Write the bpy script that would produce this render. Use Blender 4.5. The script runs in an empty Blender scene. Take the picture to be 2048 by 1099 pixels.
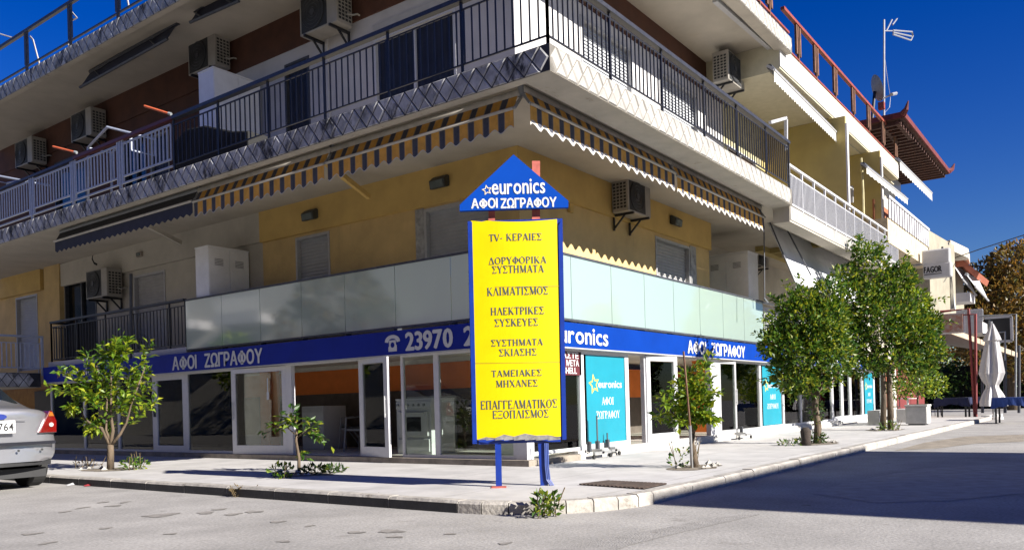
import bpy, bmesh, math, random
from mathutils import Vector, Matrix
import numpy as np
random.seed(7)
RNG = random.Random(11)
SC = bpy.context.scene
COL = SC.collection
R = math.radians

# ------------------------------------------------------------------ camera, sky, sun, exposure
CAM_F, CAM_CY, CAM_H = 1645.95, 808.61, 1.0          # focal length and horizon row in photo pixels, eye height
AX = np.array([[0.594, -0.804, -0.0275], [-0.0163, 0.0221, -0.9996], [0.8047, 0.5937, 0.0]])
yaw, roll = 0.9350, -0.0275
cy_, sy_ = math.cos(yaw), math.sin(yaw)
_f = np.array([sy_, cy_, 0.0]); _r0 = np.array([cy_, -sy_, 0.0]); _u0 = np.cross(_r0, _f)
_r = math.cos(roll) * _r0 + math.sin(roll) * _u0
_u = -math.sin(roll) * _r0 + math.cos(roll) * _u0
AX = np.array([_r, -_u, _f])
EYE = np.array([0, 0, CAM_H])
cam = bpy.data.cameras.new('camera'); cam_o = bpy.data.objects.new('camera', cam); COL.objects.link(cam_o)
cam.sensor_width = 36; cam.lens = CAM_F / 2048 * 36; cam.shift_y = (CAM_CY - 549.5) / 2048
cam.clip_start = 0.05; cam.clip_end = 2000
cam_o.matrix_world = Matrix(((_r[0], _u[0], -_f[0], 0), (_r[1], _u[1], -_f[1], 0), (_r[2], _u[2], -_f[2], CAM_H), (0, 0, 0, 1)))
SC.camera = cam_o

SUN_EL, SUN_AZ = 27.4, 90.3       # light travels towards azimuth SUN_AZ (from +X)
W = bpy.data.worlds.new('World'); SC.world = W; W.use_nodes = True
nt = W.node_tree; nt.nodes.clear()
sky = nt.nodes.new('ShaderNodeTexSky'); sky.sky_type = 'NISHITA'; sky.sun_disc = False
sky.sun_elevation = R(SUN_EL); sky.sun_rotation = R(180 - (SUN_AZ - 90)); sky.altitude = 300
sky.air_density = 1.35; sky.dust_density = 0.0; sky.ozone_density = 8.0
hs = nt.nodes.new('ShaderNodeHueSaturation'); hs.inputs['Saturation'].default_value = 1.27; hs.inputs['Value'].default_value = 0.80; hs.inputs['Hue'].default_value = 0.53
bg = nt.nodes.new('ShaderNodeBackground'); bg.inputs['Strength'].default_value = 0.05
wo = nt.nodes.new('ShaderNodeOutputWorld')
nt.links.new(sky.outputs[0], hs.inputs['Color']); nt.links.new(hs.outputs[0], bg.inputs[0]); nt.links.new(bg.outputs[0], wo.inputs[0])
sun = bpy.data.lights.new('sun', 'SUN'); sun.energy = 5.0; sun.angle = R(0.5); sun.color = (1.0, 0.95, 0.87)
sun_o = bpy.data.objects.new('sun', sun); COL.objects.link(sun_o)
_d = Vector((math.cos(R(SUN_AZ)) * math.cos(R(SUN_EL)), math.sin(R(SUN_AZ)) * math.cos(R(SUN_EL)), -math.sin(R(SUN_EL))))
sun_o.rotation_euler = _d.to_track_quat('-Z', 'Y').to_euler()
SC.view_settings.view_transform = 'Standard'; SC.view_settings.look = 'None'
SC.view_settings.exposure = 1.35; SC.view_settings.gamma = 1.0
SC.cycles.max_bounces = 8; SC.cycles.diffuse_bounces = 3; SC.cycles.transparent_max_bounces = 16; SC.cycles.use_denoising = True

# ------------------------------------------------------------------ measuring helpers: a photo point on a known real plane
def ray(u, v):
    return AX.T @ np.array([(u - 1024) / CAM_F, (v - CAM_CY) / CAM_F, 1.0])
def PX(u, v, x):
    d = ray(u, v); return Vector(EYE + d * (x / d[0]))
def PY(u, v, y):
    d = ray(u, v); return Vector(EYE + d * (y / d[1]))
def PZ(u, v, z):
    d = ray(u, v); return Vector(EYE + d * ((z - CAM_H) / d[2]))
def PN(u, v, p0, n):
    d = Vector(ray(u, v)); return Vector(EYE) + d * (n.dot(p0 - Vector(EYE)) / n.dot(d))

# ------------------------------------------------------------------ materials
MATS = {}
DARKEN = 0.68          # building colours scaled down so the shaded fronts come out darker
KEEP = {'asphalt', 'concrete', 'kerbstone', 'black_kerb_paint', 'blue_sign_left', 'blue_sign_face', 'cyan_poster', 'blue_paint', 'yellow_sheet', 'bright_blue_sheet', 'slate_lettering', 'orange_wall', 'cabinet_paint', 'bounce_sheet_pale', 'shop_inner_wall', 'shop_floor_tiles', 'shop_dark_partition', 'silver_paint', 'red_lamp_lens', 'worn_asphalt_stain', 'patched_asphalt', 'patched_asphalt_dark', 'dusty_asphalt', 'white_lens', 'faded_red_paint', 'yellow_seam'}
def M(name, col=(0.5, 0.5, 0.5), rough=0.6, metal=0.0, var=0.12, scale=6.0, bump=0.0, bscale=60.0, col2=None, spec=0.5, stain=None, stretch=None, coat=0.0, grain=None):
    if name in MATS: return MATS[name]
    if name not in KEEP:
        col = tuple(c * DARKEN for c in col); col2 = tuple(c * DARKEN for c in col2) if col2 else None
    m = bpy.data.materials.new(name); m.use_nodes = True; t = m.node_tree; n = t.nodes; L = t.links
    b = n['Principled BSDF']; b.inputs['Roughness'].default_value = rough; b.inputs['Metallic'].default_value = metal
    b.inputs['Specular IOR Level'].default_value = spec
    if coat: b.inputs['Coat Weight'].default_value = coat; b.inputs['Coat Roughness'].default_value = 0.08
    tc = n.new('ShaderNodeTexCoord'); src = tc.outputs['Object']
    if stretch:
        mp = n.new('ShaderNodeMapping'); mp.inputs['Scale'].default_value = stretch; L.new(src, mp.inputs[0]); src = mp.outputs[0]
    nz = n.new('ShaderNodeTexNoise'); nz.inputs['Scale'].default_value = scale; nz.inputs['Detail'].default_value = 7; nz.inputs['Roughness'].default_value = 0.62
    L.new(src, nz.inputs['Vector'])
    mx = n.new('ShaderNodeMix'); mx.data_type = 'RGBA'
    c2 = col2 if col2 else tuple(max(0, c * (1 - 2 * var)) for c in col)
    c1 = col if col2 else tuple(min(1, c * (1 + var)) for c in col)
    mr = n.new('ShaderNodeMapRange'); mr.inputs[1].default_value = 0.32; mr.inputs[2].default_value = 0.68
    L.new(nz.outputs[0], mr.inputs[0]); L.new(mr.outputs[0], mx.inputs['Factor'])
    mx.inputs['A'].default_value = (*c1, 1); mx.inputs['B'].default_value = (*c2, 1)
    out = mx.outputs['Result']
    if stain:                                   # (colour, scale, threshold, stretch)
        sc_, s_s, thr, st = stain
        mp2 = n.new('ShaderNodeMapping'); mp2.inputs['Scale'].default_value = st; L.new(tc.outputs['Object'], mp2.inputs[0])
        n2 = n.new('ShaderNodeTexNoise'); n2.inputs['Scale'].default_value = s_s; n2.inputs['Detail'].default_value = 8; n2.inputs['Roughness'].default_value = 0.7
        L.new(mp2.outputs[0], n2.inputs['Vector'])
        r2 = n.new('ShaderNodeMapRange'); r2.inputs[1].default_value = thr; r2.inputs[2].default_value = thr + 0.12; L.new(n2.outputs[0], r2.inputs[0])
        m2 = n.new('ShaderNodeMix'); m2.data_type = 'RGBA'; L.new(r2.outputs[0], m2.inputs['Factor']); L.new(out, m2.inputs['A']); m2.inputs['B'].default_value = (*sc_, 1)
        out = m2.outputs['Result']
    if grain:                                   # fine speckle of the aggregate
        n4 = n.new('ShaderNodeTexNoise'); n4.inputs['Scale'].default_value = grain[1]; n4.inputs['Detail'].default_value = 3; L.new(tc.outputs['Object'], n4.inputs['Vector'])
        r4 = n.new('ShaderNodeMapRange'); r4.inputs[1].default_value = .3; r4.inputs[2].default_value = .7; r4.inputs[3].default_value = 1 - grain[0]; r4.inputs[4].default_value = 1 + grain[0]; L.new(n4.outputs[0], r4.inputs[0])
        m4 = n.new('ShaderNodeMix'); m4.data_type = 'RGBA'; m4.blend_type = 'MULTIPLY'; m4.inputs['Factor'].default_value = 1; L.new(out, m4.inputs['A']); L.new(r4.outputs[0], m4.inputs['B']); out = m4.outputs['Result']
    L.new(out, b.inputs['Base Color'])
    if bump:
        n3 = n.new('ShaderNodeTexNoise'); n3.inputs['Scale'].default_value = bscale; n3.inputs['Detail'].default_value = 5; L.new(src, n3.inputs['Vector'])
        bp = n.new('ShaderNodeBump'); bp.inputs['Strength'].default_value = bump; bp.inputs['Distance'].default_value = 0.02
        L.new(n3.outputs[0], bp.inputs['Height']); L.new(bp.outputs[0], b.inputs['Normal'])
    MATS[name] = m; return m

def glass(name, tint=(0.75, 0.82, 0.80), ior=1.5, add=0.03, rough=0.0):
    if name in MATS: return MATS[name]
    m = bpy.data.materials.new(name); m.use_nodes = True; t = m.node_tree; n = t.nodes; L = t.links; n.clear()
    o = n.new('ShaderNodeOutputMaterial'); tr = n.new('ShaderNodeBsdfTransparent'); tr.inputs[0].default_value = (*tint, 1)
    gl = n.new('ShaderNodeBsdfGlossy'); gl.inputs['Roughness'].default_value = rough
    fr = n.new('ShaderNodeFresnel'); fr.inputs[0].default_value = ior
    ad = n.new('ShaderNodeMath'); ad.operation = 'ADD'; ad.inputs[1].default_value = add; ad.use_clamp = True
    L.new(fr.outputs[0], ad.inputs[0]); mi = n.new('ShaderNodeMixShader')
    L.new(ad.outputs[0], mi.inputs[0]); L.new(tr.outputs[0], mi.inputs[1]); L.new(gl.outputs[0], mi.inputs[2]); L.new(mi.outputs[0], o.inputs[0])
    MATS[name] = m; return m

def leafmat(name, cols, trans=0.35):
    if name in MATS: return MATS[name]
    m = bpy.data.materials.new(name); m.use_nodes = True; t = m.node_tree; n = t.nodes; L = t.links; n.clear()
    o = n.new('ShaderNodeOutputMaterial'); g = n.new('ShaderNodeNewGeometry'); cr = n.new('ShaderNodeValToRGB')
    e = cr.color_ramp.elements
    while len(e) < len(cols): e.new(0.5)
    for i, c in enumerate(cols): e[i].position = i / (len(cols) - 1); e[i].color = (*c, 1)
    L.new(g.outputs['Random Per Island'], cr.inputs[0])
    pb = n.new('ShaderNodeBsdfPrincipled'); pb.inputs['Roughness'].default_value = 0.42; pb.inputs['Specular IOR Level'].default_value = 0.4
    ts = n.new('ShaderNodeBsdfTranslucent'); hv = n.new('ShaderNodeHueSaturation'); hv.inputs['Value'].default_value = 1.5; hv.inputs['Hue'].default_value = 0.485
    L.new(cr.outputs[0], pb.inputs['Base Color']); L.new(cr.outputs[0], hv.inputs['Color']); L.new(hv.outputs[0], ts.inputs[0])
    mi = n.new('ShaderNodeMixShader'); mi.inputs[0].default_value = trans
    L.new(pb.outputs[0], mi.inputs[1]); L.new(ts.outputs[0], mi.inputs[2]); L.new(mi.outputs[0], o.inputs[0])
    MATS[name] = m; return m

# ------------------------------------------------------------------ object helpers
OFF = {}
def thing(name, label, cat, loc, group=None, kind=None):
    o = bpy.data.objects.new(name, None); COL.objects.link(o); o.location = Vector(loc); o.empty_display_size = 0.1
    o['label'] = label; o['category'] = cat
    if group: o['group'] = group
    if kind: o['kind'] = kind
    OFF[o.name] = Vector(loc); return o
def tag(o, label, cat, group=None, kind=None):
    o['label'] = label; o['category'] = cat
    if group: o['group'] = group
    if kind: o['kind'] = kind
    return o
class MB:
    def __init__(s): s.v = []; s.f = []; s.m = []
    def poly(s, pts, m=0):
        i = len(s.v); s.v += [tuple(p) for p in pts]; s.f.append(tuple(range(i, i + len(pts)))); s.m.append(m); return s
    def box(s, a, b, m=0):
        (x0, y0, z0), (x1, y1, z1) = [min(p, q) for p, q in zip(a, b)], [max(p, q) for p, q in zip(a, b)]
        i = len(s.v)
        s.v += [(x0, y0, z0), (x1, y0, z0), (x1, y1, z0), (x0, y1, z0), (x0, y0, z1), (x1, y0, z1), (x1, y1, z1), (x0, y1, z1)]
        for q in ((0, 3, 2, 1), (4, 5, 6, 7), (0, 1, 5, 4), (1, 2, 6, 5), (2, 3, 7, 6), (3, 0, 4, 7)):
            s.f.append(tuple(i + k for k in q)); s.m.append(m)
        return s
    def obox(s, c, ax, ay, az, m=0):
        c, ax, ay, az = Vector(c), Vector(ax), Vector(ay), Vector(az); i = len(s.v)
        for sz in (-1, 1):
            for sx, sy in ((-1, -1), (1, -1), (1, 1), (-1, 1)): s.v.append(tuple(c + ax * sx + ay * sy + az * sz))
        for q in ((0, 3, 2, 1), (4, 5, 6, 7), (0, 1, 5, 4), (1, 2, 6, 5), (2, 3, 7, 6), (3, 0, 4, 7)):
            s.f.append(tuple(i + k for k in q)); s.m.append(m)
        return s
    def bar(s, p, q, w, h=None, m=0, up=(0, 0, 1)):
        p, q = Vector(p), Vector(q); d = q - p; u = Vector(up)
        if abs(d.normalized().dot(u)) > 0.98: u = Vector((1, 0, 0))
        side = d.cross(u).normalized(); u2 = side.cross(d).normalized(); h = h or w
        return s.obox((p + q) / 2, d / 2, side * w / 2, u2 * h / 2, m)
    def tube(s, pts, rad, n=6, m=0):
        pts = [Vector(p) for p in pts]
        if not isinstance(rad, (list, tuple)): rad = [rad] * len(pts)
        base = len(s.v); prev = None
        for k, p in enumerate(pts):
            d = (pts[min(k + 1, len(pts) - 1)] - pts[max(k - 1, 0)]).normalized()
            if prev is None:
                a = d.cross(Vector((0, 0, 1)));
                if a.length < 0.05: a = d.cross(Vector((1, 0, 0)))
                a.normalize()
            else: a = (prev - d * prev.dot(d)).normalized()
            prev = a; b = d.cross(a)
            for j in range(n):
                t = 2 * math.pi * j / n; s.v.append(tuple(p + (a * math.cos(t) + b * math.sin(t)) * rad[k]))
        for k in range(len(pts) - 1):
            for j in range(n):
                a0 = base + k * n + j; a1 = base + k * n + (j + 1) % n
                s.f.append((a0, a1, a1 + n, a0 + n)); s.m.append(m)
        s.f.append(tuple(base + j for j in reversed(range(n)))); s.m.append(m)
        s.f.append(tuple(base + (len(pts) - 1) * n + j for j in range(n))); s.m.append(m)
        return s
    def prism(s, pts, vec, m=0):
        pts = [Vector(p) for p in pts]; vec = Vector(vec); n = len(pts); i = len(s.v)
        s.v += [tuple(p) for p in pts] + [tuple(p + vec) for p in pts]
        s.f.append(tuple(i + k for k in range(n))); s.m.append(m); s.f.append(tuple(i + n + k for k in reversed(range(n)))); s.m.append(m)
        for k in range(n):
            k2 = (k + 1) % n; s.f.append((i + k, i + n + k, i + n + k2, i + k2)); s.m.append(m)
        return s
    def disc(s, c, n, r, th=0.0, m=0, seg=20):
        c, n = Vector(c), Vector(n).normalized(); a = n.cross(Vector((0, 0, 1)));
        if a.length < 0.05: a = n.cross(Vector((1, 0, 0)))
        a.normalize(); b = n.cross(a)
        ring = [c + (a * math.cos(2 * math.pi * k / seg) + b * math.sin(2 * math.pi * k / seg)) * r for k in range(seg)]
        if th: return s.prism(ring, n * th, m)
        return s.poly(ring, m)
    def build(s, name, mats, parent=None, smooth=False, recalc=True, bevel=0.0, loc=None):
        if not isinstance(mats, (list, tuple)): mats = [mats]
        off = OFF.get(parent.name, Vector((0, 0, 0))) if parent else Vector(loc or (0, 0, 0))
        me = bpy.data.meshes.new(name)
        me.from_pydata([(x - off.x, y - off.y, z - off.z) for x, y, z in s.v], [], s.f)
        for m in mats: me.materials.append(m)
        me.polygons.foreach_set('material_index', s.m)
        if recalc:
            bm = bmesh.new(); bm.from_mesh(me); bmesh.ops.recalc_face_normals(bm, faces=bm.faces); bm.to_mesh(me); bm.free()
        if smooth: me.polygons.foreach_set('use_smooth', [True] * len(me.polygons))
        o = bpy.data.objects.new(name, me); COL.objects.link(o)
        if parent: o.parent = parent
        else: o.location = off
        OFF[o.name] = off
        if bevel:
            b = o.modifiers.new('bevel', 'BEVEL'); b.width = bevel; b.segments = 2; b.limit_method = 'ANGLE'; b.angle_limit = R(40)
        return o
def struct(o): o['kind'] = 'structure'; return o
def copy_tree(o, parent=None):
    c = o.copy(); COL.objects.link(c); c.parent = parent
    for ch in [k for k in o.children]: copy_tree(ch, c)
    return c

_tcache = {}
def text_mesh(body, bold=0.0):
    k = (body, bold)
    if k in _tcache: return _tcache[k]
    c = bpy.data.curves.new('lettering', 'FONT'); c.body = body; c.size = 1; c.offset = bold; c.resolution_u = 3
    o = bpy.data.objects.new('lettering', c); COL.objects.link(o)
    me = bpy.data.meshes.new_from_object(o.evaluated_get(bpy.context.evaluated_depsgraph_get()))
    vs = [(v.co.x, v.co.y) for v in me.vertices]; fs = [tuple(p.vertices) for p in me.polygons]
    bpy.data.objects.remove(o); bpy.data.meshes.remove(me); bpy.data.curves.remove(c)
    _tcache[k] = (vs, fs); return vs, fs
def put_text(mb, body, bl, right, up, width, height, fat=0.0, m=0, bold=0.008):
    """letters between bottom-left bl, of given total width and cap height"""
    vs, fs, pen = [], [], 0.0
    for ch in body:                              # one letter after another, the round phi built from a ring and a stem
        cv, cf = text_mesh('O' if ch == 'Φ' else ch, bold); a, b = min(p[0] for p in cv), max(p[0] for p in cv); i = len(vs)
        if ch == 'Φ':
            hh = max(p[1] for p in cv); vs += [(pen + (x - a) * .95, hh * .5 + (y - hh * .5) * .80) for x, y in cv]; fs += [tuple(i + k for k in f) for f in cf]; c, w = pen + (b - a) * .475, .06 + fat; j = len(vs)
            vs += [(c - w, 0), (c + w, 0), (c + w, hh), (c - w, hh)]; fs.append((j, j + 1, j + 2, j + 3))
        else: vs += [(pen + x - a, y) for x, y in cv]; fs += [tuple(i + k for k in f) for f in cf]
        pen += (b - a) * (.95 if ch == 'Φ' else 1) + .085
    xs = [p[0] for p in vs]; x0, x1 = min(xs), max(xs); top = max(p[1] for p in vs)
    sx = width / (x1 - x0); sy = height / top; nn = Vector(right).cross(Vector(up)); e = fat * min(sx, sy)
    for q, (dx, dy) in enumerate(((0, 0), (e, 0), (-e, 0), (0, e * .6), (0, -e * .6)) if fat else ((0, 0),)):   # heavier strokes: the same letter cut from layered film
        i = len(mb.v); o = Vector(bl) + nn * (.0004 * q) + Vector(right) * dx + Vector(up) * dy
        for x, y in vs: mb.v.append(tuple(o + Vector(right) * ((x - x0) * sx) + Vector(up) * (y * sy)))
        for f in fs: mb.f.append(tuple(i + k for k in f)); mb.m.append(m)
    return mb
UP = Vector((0, 0, 1)); FX = Vector((0, -1, 0)); FY = Vector((1, 0, 0))   # reading directions on left and right facades

# serif capitals for the yellow board: strokes (x0,y0,x1,y1,width), serifs (x,y,len), ellipse arcs
TK, TN = 0.17, 0.07
def _arc(cx, cy, rx, ry, a0, a1, n=12): return ('arc', cx, cy, rx, ry, a0, a1, n)
SERIF = {
 'T': (0.78, [(.39, 0, .39, 1, TK), (.02, .96, .76, .96, TN), (.05, .8, .05, .96, TN), (.73, .8, .73, .96, TN)], [(.39, 0, .36)]),
 'V': (0.86, [(.08, 1, .43, 0, TK), (.78, 1, .45, 0, TN)], [(.12, 1, .3), (.76, 1, .24)]),
 'Κ': (0.9, [(.18, 0, .18, 1, TK), (.24, .42, .72, 1, TN), (.36, .56, .78, 0, TK)], [(.18, 0, .34), (.18, 1, .34), (.72, 1, .26), (.78, 0, .3)]),
 'Ε': (0.78, [(.18, 0, .18, 1, TK), (.05, .965, .7, .965, TN), (.05, .035, .72, .035, TN), (.2, .52, .5, .52, TN), (.68, .8, .68, .98, TN), (.7, .02, .7, .22, TN), (.5, .4, .5, .64, TN)], []),
 'Ρ': (0.74, [(.18, 0, .18, 1, TK), (.1, .965, .42, .965, TN), (.18, .48, .42, .48, TN), _arc(.4, .725, .24, .24, -90, 90)], [(.18, 0, .36), (.14, 1, .2)]),
 'Α': (0.9, [(.44, 1, .8, 0, TK), (.42, .97, .12, 0, TN), (.22, .32, .64, .32, TN)], [(.12, 0, .24), (.78, 0, .3)]),
 'Ι': (0.42, [(.21, 0, .21, 1, TK)], [(.21, 0, .36), (.21, 1, .36)]),
 'Σ': (0.78, [(.08, .97, .44, .5, TK), (.44, .5, .08, .05, TN), (.06, .965, .7, .965, TN), (.06, .05, .72, .05, .1), (.68, .78, .68, .98, TN), (.7, .03, .7, .25, TN)], []),
 'Δ': (0.88, [(.44, 1, .8, 0, TK), (.42, .97, .1, .03, TN), (.04, .035, .86, .035, TN)], []),
 'Ο': (0.92, [_arc(.46, .5, .36, .47, 0, 360, 24)], []),
 'Υ': (0.86, [(.43, 0, .43, .48, TK), (.1, 1, .43, .45, TK), (.76, 1, .45, .45, TN)], [(.43, 0, .36), (.14, 1, .3), (.74, 1, .24)]),
 'Φ': (0.92, [(.46, 0, .46, 1, TK), _arc(.46, .5, .36, .32, 0, 360, 24)], [(.46, 0, .36), (.46, 1, .36)]),
 'Η': (0.96, [(.19, 0, .19, 1, TK), (.77, 0, .77, 1, TK), (.2, .5, .76, .5, TN)], [(.19, 0, .34), (.19, 1, .34), (.77, 0, .34), (.77, 1, .34)]),
 'Μ': (1.1, [(.16, 0, .16, 1, TN), (.18, 1, .54, .05, TK), (.9, 1, .56, .05, TN), (.92, 0, .92, 1, TK)], [(.16, 0, .28), (.14, 1, .22), (.92, 0, .32), (.94, 1, .24)]),
 'Λ': (0.88, [(.44, 1, .8, 0, TK), (.42, .97, .12, 0, TN)], [(.12, 0, .24), (.78, 0, .3)]),
 'Ν': (0.94, [(.16, 0, .16, 1, TN), (.16, 1, .78, .02, TK), (.78, 0, .78, 1, TN)], [(.16, 0, .28), (.14, 1, .22), (.78, 1, .28)]),
 'Χ': (0.9, [(.12, 1, .78, 0, TK), (.76, 1, .14, 0, TN)], [(.14, 1, .28), (.76, 1, .24), (.14, 0, .24), (.76, 0, .28)]),
 'Π': (0.96, [(.19, 0, .19, 1, TK), (.77, 0, .77, 1, TK), (.05, .965, .91, .965, TN)], [(.19, 0, .34), (.77, 0, .34)]),
 'Ξ': (0.82, [(.06, .95, .76, .95, .1), (.2, .5, .62, .5, .09), (.06, .05, .76, .05, .1), (.08, .78, .08, .98, TN), (.74, .78, .74, .98, TN), (.08, .02, .08, .22, TN), (.74, .02, .74, .22, TN)], []),
 'Γ': (0.74, [(.18, 0, .18, 1, TK), (.05, .965, .68, .965, TN), (.67, .76, .67, .98, TN)], [(.18, 0, .36)]),
 'Ζ': (0.8, [(.7, .95, .1, .05, TK), (.08, .965, .72, .965, TN), (.06, .035, .74, .035, TN), (.1, .76, .1, .98, TN), (.72, .02, .72, .24, TN)], []),
 'Ω': (0.96, [_arc(.48, .56, .36, .4, -60, 240, 22), (.1, .04, .36, .04, .08), (.6, .04, .86, .04, .08), (.33, .02, .3, .24, TN), (.63, .02, .66, .24, TN)], []),
 '-': (0.45, [(.06, .38, .38, .38, .1)], []), ' ': (0.4, [], []),
}
SERIF['\u03a4'] = SERIF['T']
def serif_text(mb, body, center, right, up, width, height, nrm, m=0):
    gap = 0.06; tot = sum(SERIF[c][0] + gap for c in body) - gap
    sx = width / tot; x = -width / 2; lift = 0
    for c in body:
        w, strokes, ser = SERIF[c]
        q = [('s', *s_) if not isinstance(s_[0], str) else s_ for s_ in strokes] + [('s', a - l / 2, (0.025 if b == 0 else 0.975), a + l / 2, (0.025 if b == 0 else 0.975), 0.05) for a, b, l in ser]
        for s_ in q:
            lift += 0.00006; o = Vector(center) + Vector(nrm) * (lift % 0.004)
            def P(a, b): return o + Vector(right) * (x + a * sx) + Vector(up) * ((b - 0.5) * height)
            if s_[0] == 's':
                _, a0, b0, a1, b1, wd = s_; dx, dy = a1 - a0, b1 - b0; l = math.hypot(dx, dy) or 1
                if abs(dx) < abs(dy) * 1.6: ox, oy = wd / 2 * (l / max(abs(dy), 1e-6)) ** 0.5, 0       # steep strokes keep flat ends
                else: ox, oy = -dy / l * wd / 2, dx / l * wd / 2
                mb.poly([P(a0 - ox, b0 - oy), P(a1 - ox, b1 - oy), P(a1 + ox, b1 + oy), P(a0 + ox, b0 + oy)], m)
            else:
                _, cx, cy, rx, ry, a0, a1, n = s_
                for k in range(n):
                    t0, t1 = R(a0 + (a1 - a0) * k / n), R(a0 + (a1 - a0) * (k + 1) / n)
                    def E(t, sg):
                        th = TN / 2 + (TK - TN) / 2 * abs(math.cos(t)) ** 1.5
                        return P(cx + math.cos(t) * (rx + sg * th), cy + math.sin(t) * (ry + sg * TN / 2 * 1.2))
                    mb.poly([E(t0, -1), E(t1, -1), E(t1, 1), E(t0, 1)], m)
        x += (w + gap) * sx
    return mb
def star_outline(mb, c, right, up, r, th, m=0):
    pts = []
    for k in range(10):
        a = R(100 + 36 * k); rr = r if k % 2 == 0 else r * 0.48; pts.append((math.cos(a) * rr, math.sin(a) * rr))
    for k in range(10):
        (a, b), (e, f) = pts[k], pts[(k + 1) % 10]; s = 1 - th
        V = lambda p, q: Vector(c) + Vector(right) * p + Vector(up) * q
        mb.poly([V(a, b), V(e, f), V(e * s, f * s), V(a * s, b * s)], m)
    return mb

def wall_holes(mb, axis, at, th, s0, s1, z0, z1, holes, m=0):
    """a wall on plane axis=at, thickness th inwards(+), running s0..s1, with rectangular holes (s0,s1,z0,z1)"""
    S = sorted({s0, s1, *[h[0] for h in holes], *[h[1] for h in holes]}); S = [s for s in S if s0 <= s <= s1]
    for a, b in zip(S, S[1:]):
        hs_ = sorted([(h[2], h[3]) for h in holes if h[0] <= a + 1e-6 and h[1] >= b - 1e-6]); z = z0
        for c, d in hs_ + [(z1, z1)]:
            if c > z + 1e-4:
                if axis == 'x': mb.box((at, a, z), (at + th, b, c), m)
                else: mb.box((a, at, z), (b, at + th, c), m)
            z = max(z, d)
    return mb

def leaf_cloud(mb, clumps, size, seed, up_bias=0.3, m=0):
    rg = random.Random(seed)
    for (cx, cy, cz, rx, ry, rz, n) in clumps:
        for _ in range(n):
            while True:
                a, b, c = rg.uniform(-1, 1), rg.uniform(-1, 1), rg.uniform(-1, 1); q = a * a + b * b + c * c
                if q <= 1: break
            k = 1 if q < 1e-4 else (q ** 0.5) ** -0.35
            p = Vector((cx + a * rx * k, cy + b * ry * k, cz + c * rz * k))
            d = Vector((a + rg.gauss(0, .5), b + rg.gauss(0, .5), c * .6 + up_bias + rg.gauss(0, .5)))
            if d.length < 0.1: d = Vector((0, 0, 1))
            d.normalize(); s = d.cross(Vector((rg.gauss(0, 1), rg.gauss(0, 1), rg.gauss(0, 1))))
            if s.length < 0.05: continue
            s.normalize(); nn = d.cross(s); L_ = size * rg.uniform(.7, 1.3); w = L_ * rg.uniform(.2, .28)
            i = len(mb.v); mid = p + d * L_ * .5
            mb.v += [tuple(p), tuple(mid + s * w + nn * w * .45), tuple(p + d * L_ - nn * w * .3), tuple(mid - s * w + nn * w * .45)]
            mb.f += [(i, i + 1, i + 2), (i, i + 2, i + 3)]; mb.m += [m, m]
    return mb
def sprigs(mb, pts, n, size, seed, spread=0.06, m=0):
    """leaf rosettes strung along shoots"""
    rg = random.Random(seed)
    for path in pts:
        path = [Vector(p) for p in path]
        for k in range(n):
            t = (k + rg.random()) / n * (len(path) - 1); j = min(int(t), len(path) - 2); p = path[j].lerp(path[j + 1], t - j)
            ax = (path[j + 1] - path[j]).normalized()
            d = (ax * rg.uniform(.2, .9) + Vector((rg.gauss(0, 1), rg.gauss(0, 1), rg.gauss(0, .6))).normalized() * .9).normalized()
            s = d.cross(Vector((rg.gauss(0, .4), rg.gauss(0, .4), 1)));
            if s.length < 0.05: continue
            s.normalize(); nn = s.cross(d); L_ = size * rg.uniform(.7, 1.25); w = L_ * rg.uniform(.22, .3); p = p + d * spread * rg.random()
            mid = p + d * L_ * .5; i = len(mb.v)
            mb.v += [tuple(p), tuple(mid + s * w + nn * w * .3), tuple(p + d * L_ - nn * w * .5), tuple(mid - s * w + nn * w * .3)]
            mb.f += [(i, i + 1, i + 2), (i, i + 2, i + 3)]; mb.m += [m, m]
    return mb

# ------------------------------------------------------------------ reference planes of the place (metres)
XS, YS = 9.75, 6.97            # shop fronts, left and right
XW, YW = 10.75, 7.68           # upper walls
XE, YE = 8.254, 5.392          # outer edge of the second-floor balcony
X3, Y3 = 8.857, 5.786          # outer edge of the roof slab
S1, S2 = 5.12, 8.92            # soffits
BL, BR = 26.5, 17.32           # ends of the corner block
def ly(u, v=830, x=XS): return PX(u, v, x).y
def rx(u, v=830, y=YS): return PY(u, v, y).x
def lz(u, v, x): return PX(u, v, x).z
def rz(u, v, y): return PY(u, v, y).z

# ------------------------------------------------------------------ materials used throughout
asphalt = M('asphalt', (0.290, 0.277, 0.262), 0.92, scale=0.9, var=0.13, bump=0.22, bscale=55, stain=((0.19, 0.178, 0.165), 2.6, 0.60, (1.0, 0.8, 1)), grain=(0.22, 38))
concrete = M('concrete', (0.46, 0.44, 0.42), 0.85, scale=2.2, var=0.09, bump=0.15, bscale=45, stain=((0.42, 0.40, 0.37), 2.3, 0.60, (1, 1, 1)))
kerbstone = M('kerbstone', (0.36, 0.335, 0.30), 0.85, scale=5, var=0.16, bump=0.5, bscale=25, stain=((0.17, 0.15, 0.125), 6, 0.56, (1, 1, 1.6)))
kerbpaint = M('black_kerb_paint', (0.035, 0.035, 0.037), 0.6, scale=5, var=0.2, bump=0.4, bscale=30, stain=((0.30, 0.28, 0.25), 6, 0.66, (1, 1, 1.5)))
plinth_m = M('plinth', (0.36, 0.31, 0.25), 0.8, scale=4, var=0.2, bump=0.3, stain=((0.12, 0.1, 0.08), 4, 0.56, (1, 1, 2)))
plinth_w = M('pale_plinth', (0.66, 0.64, 0.6), 0.8, scale=4, var=0.08)
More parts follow.
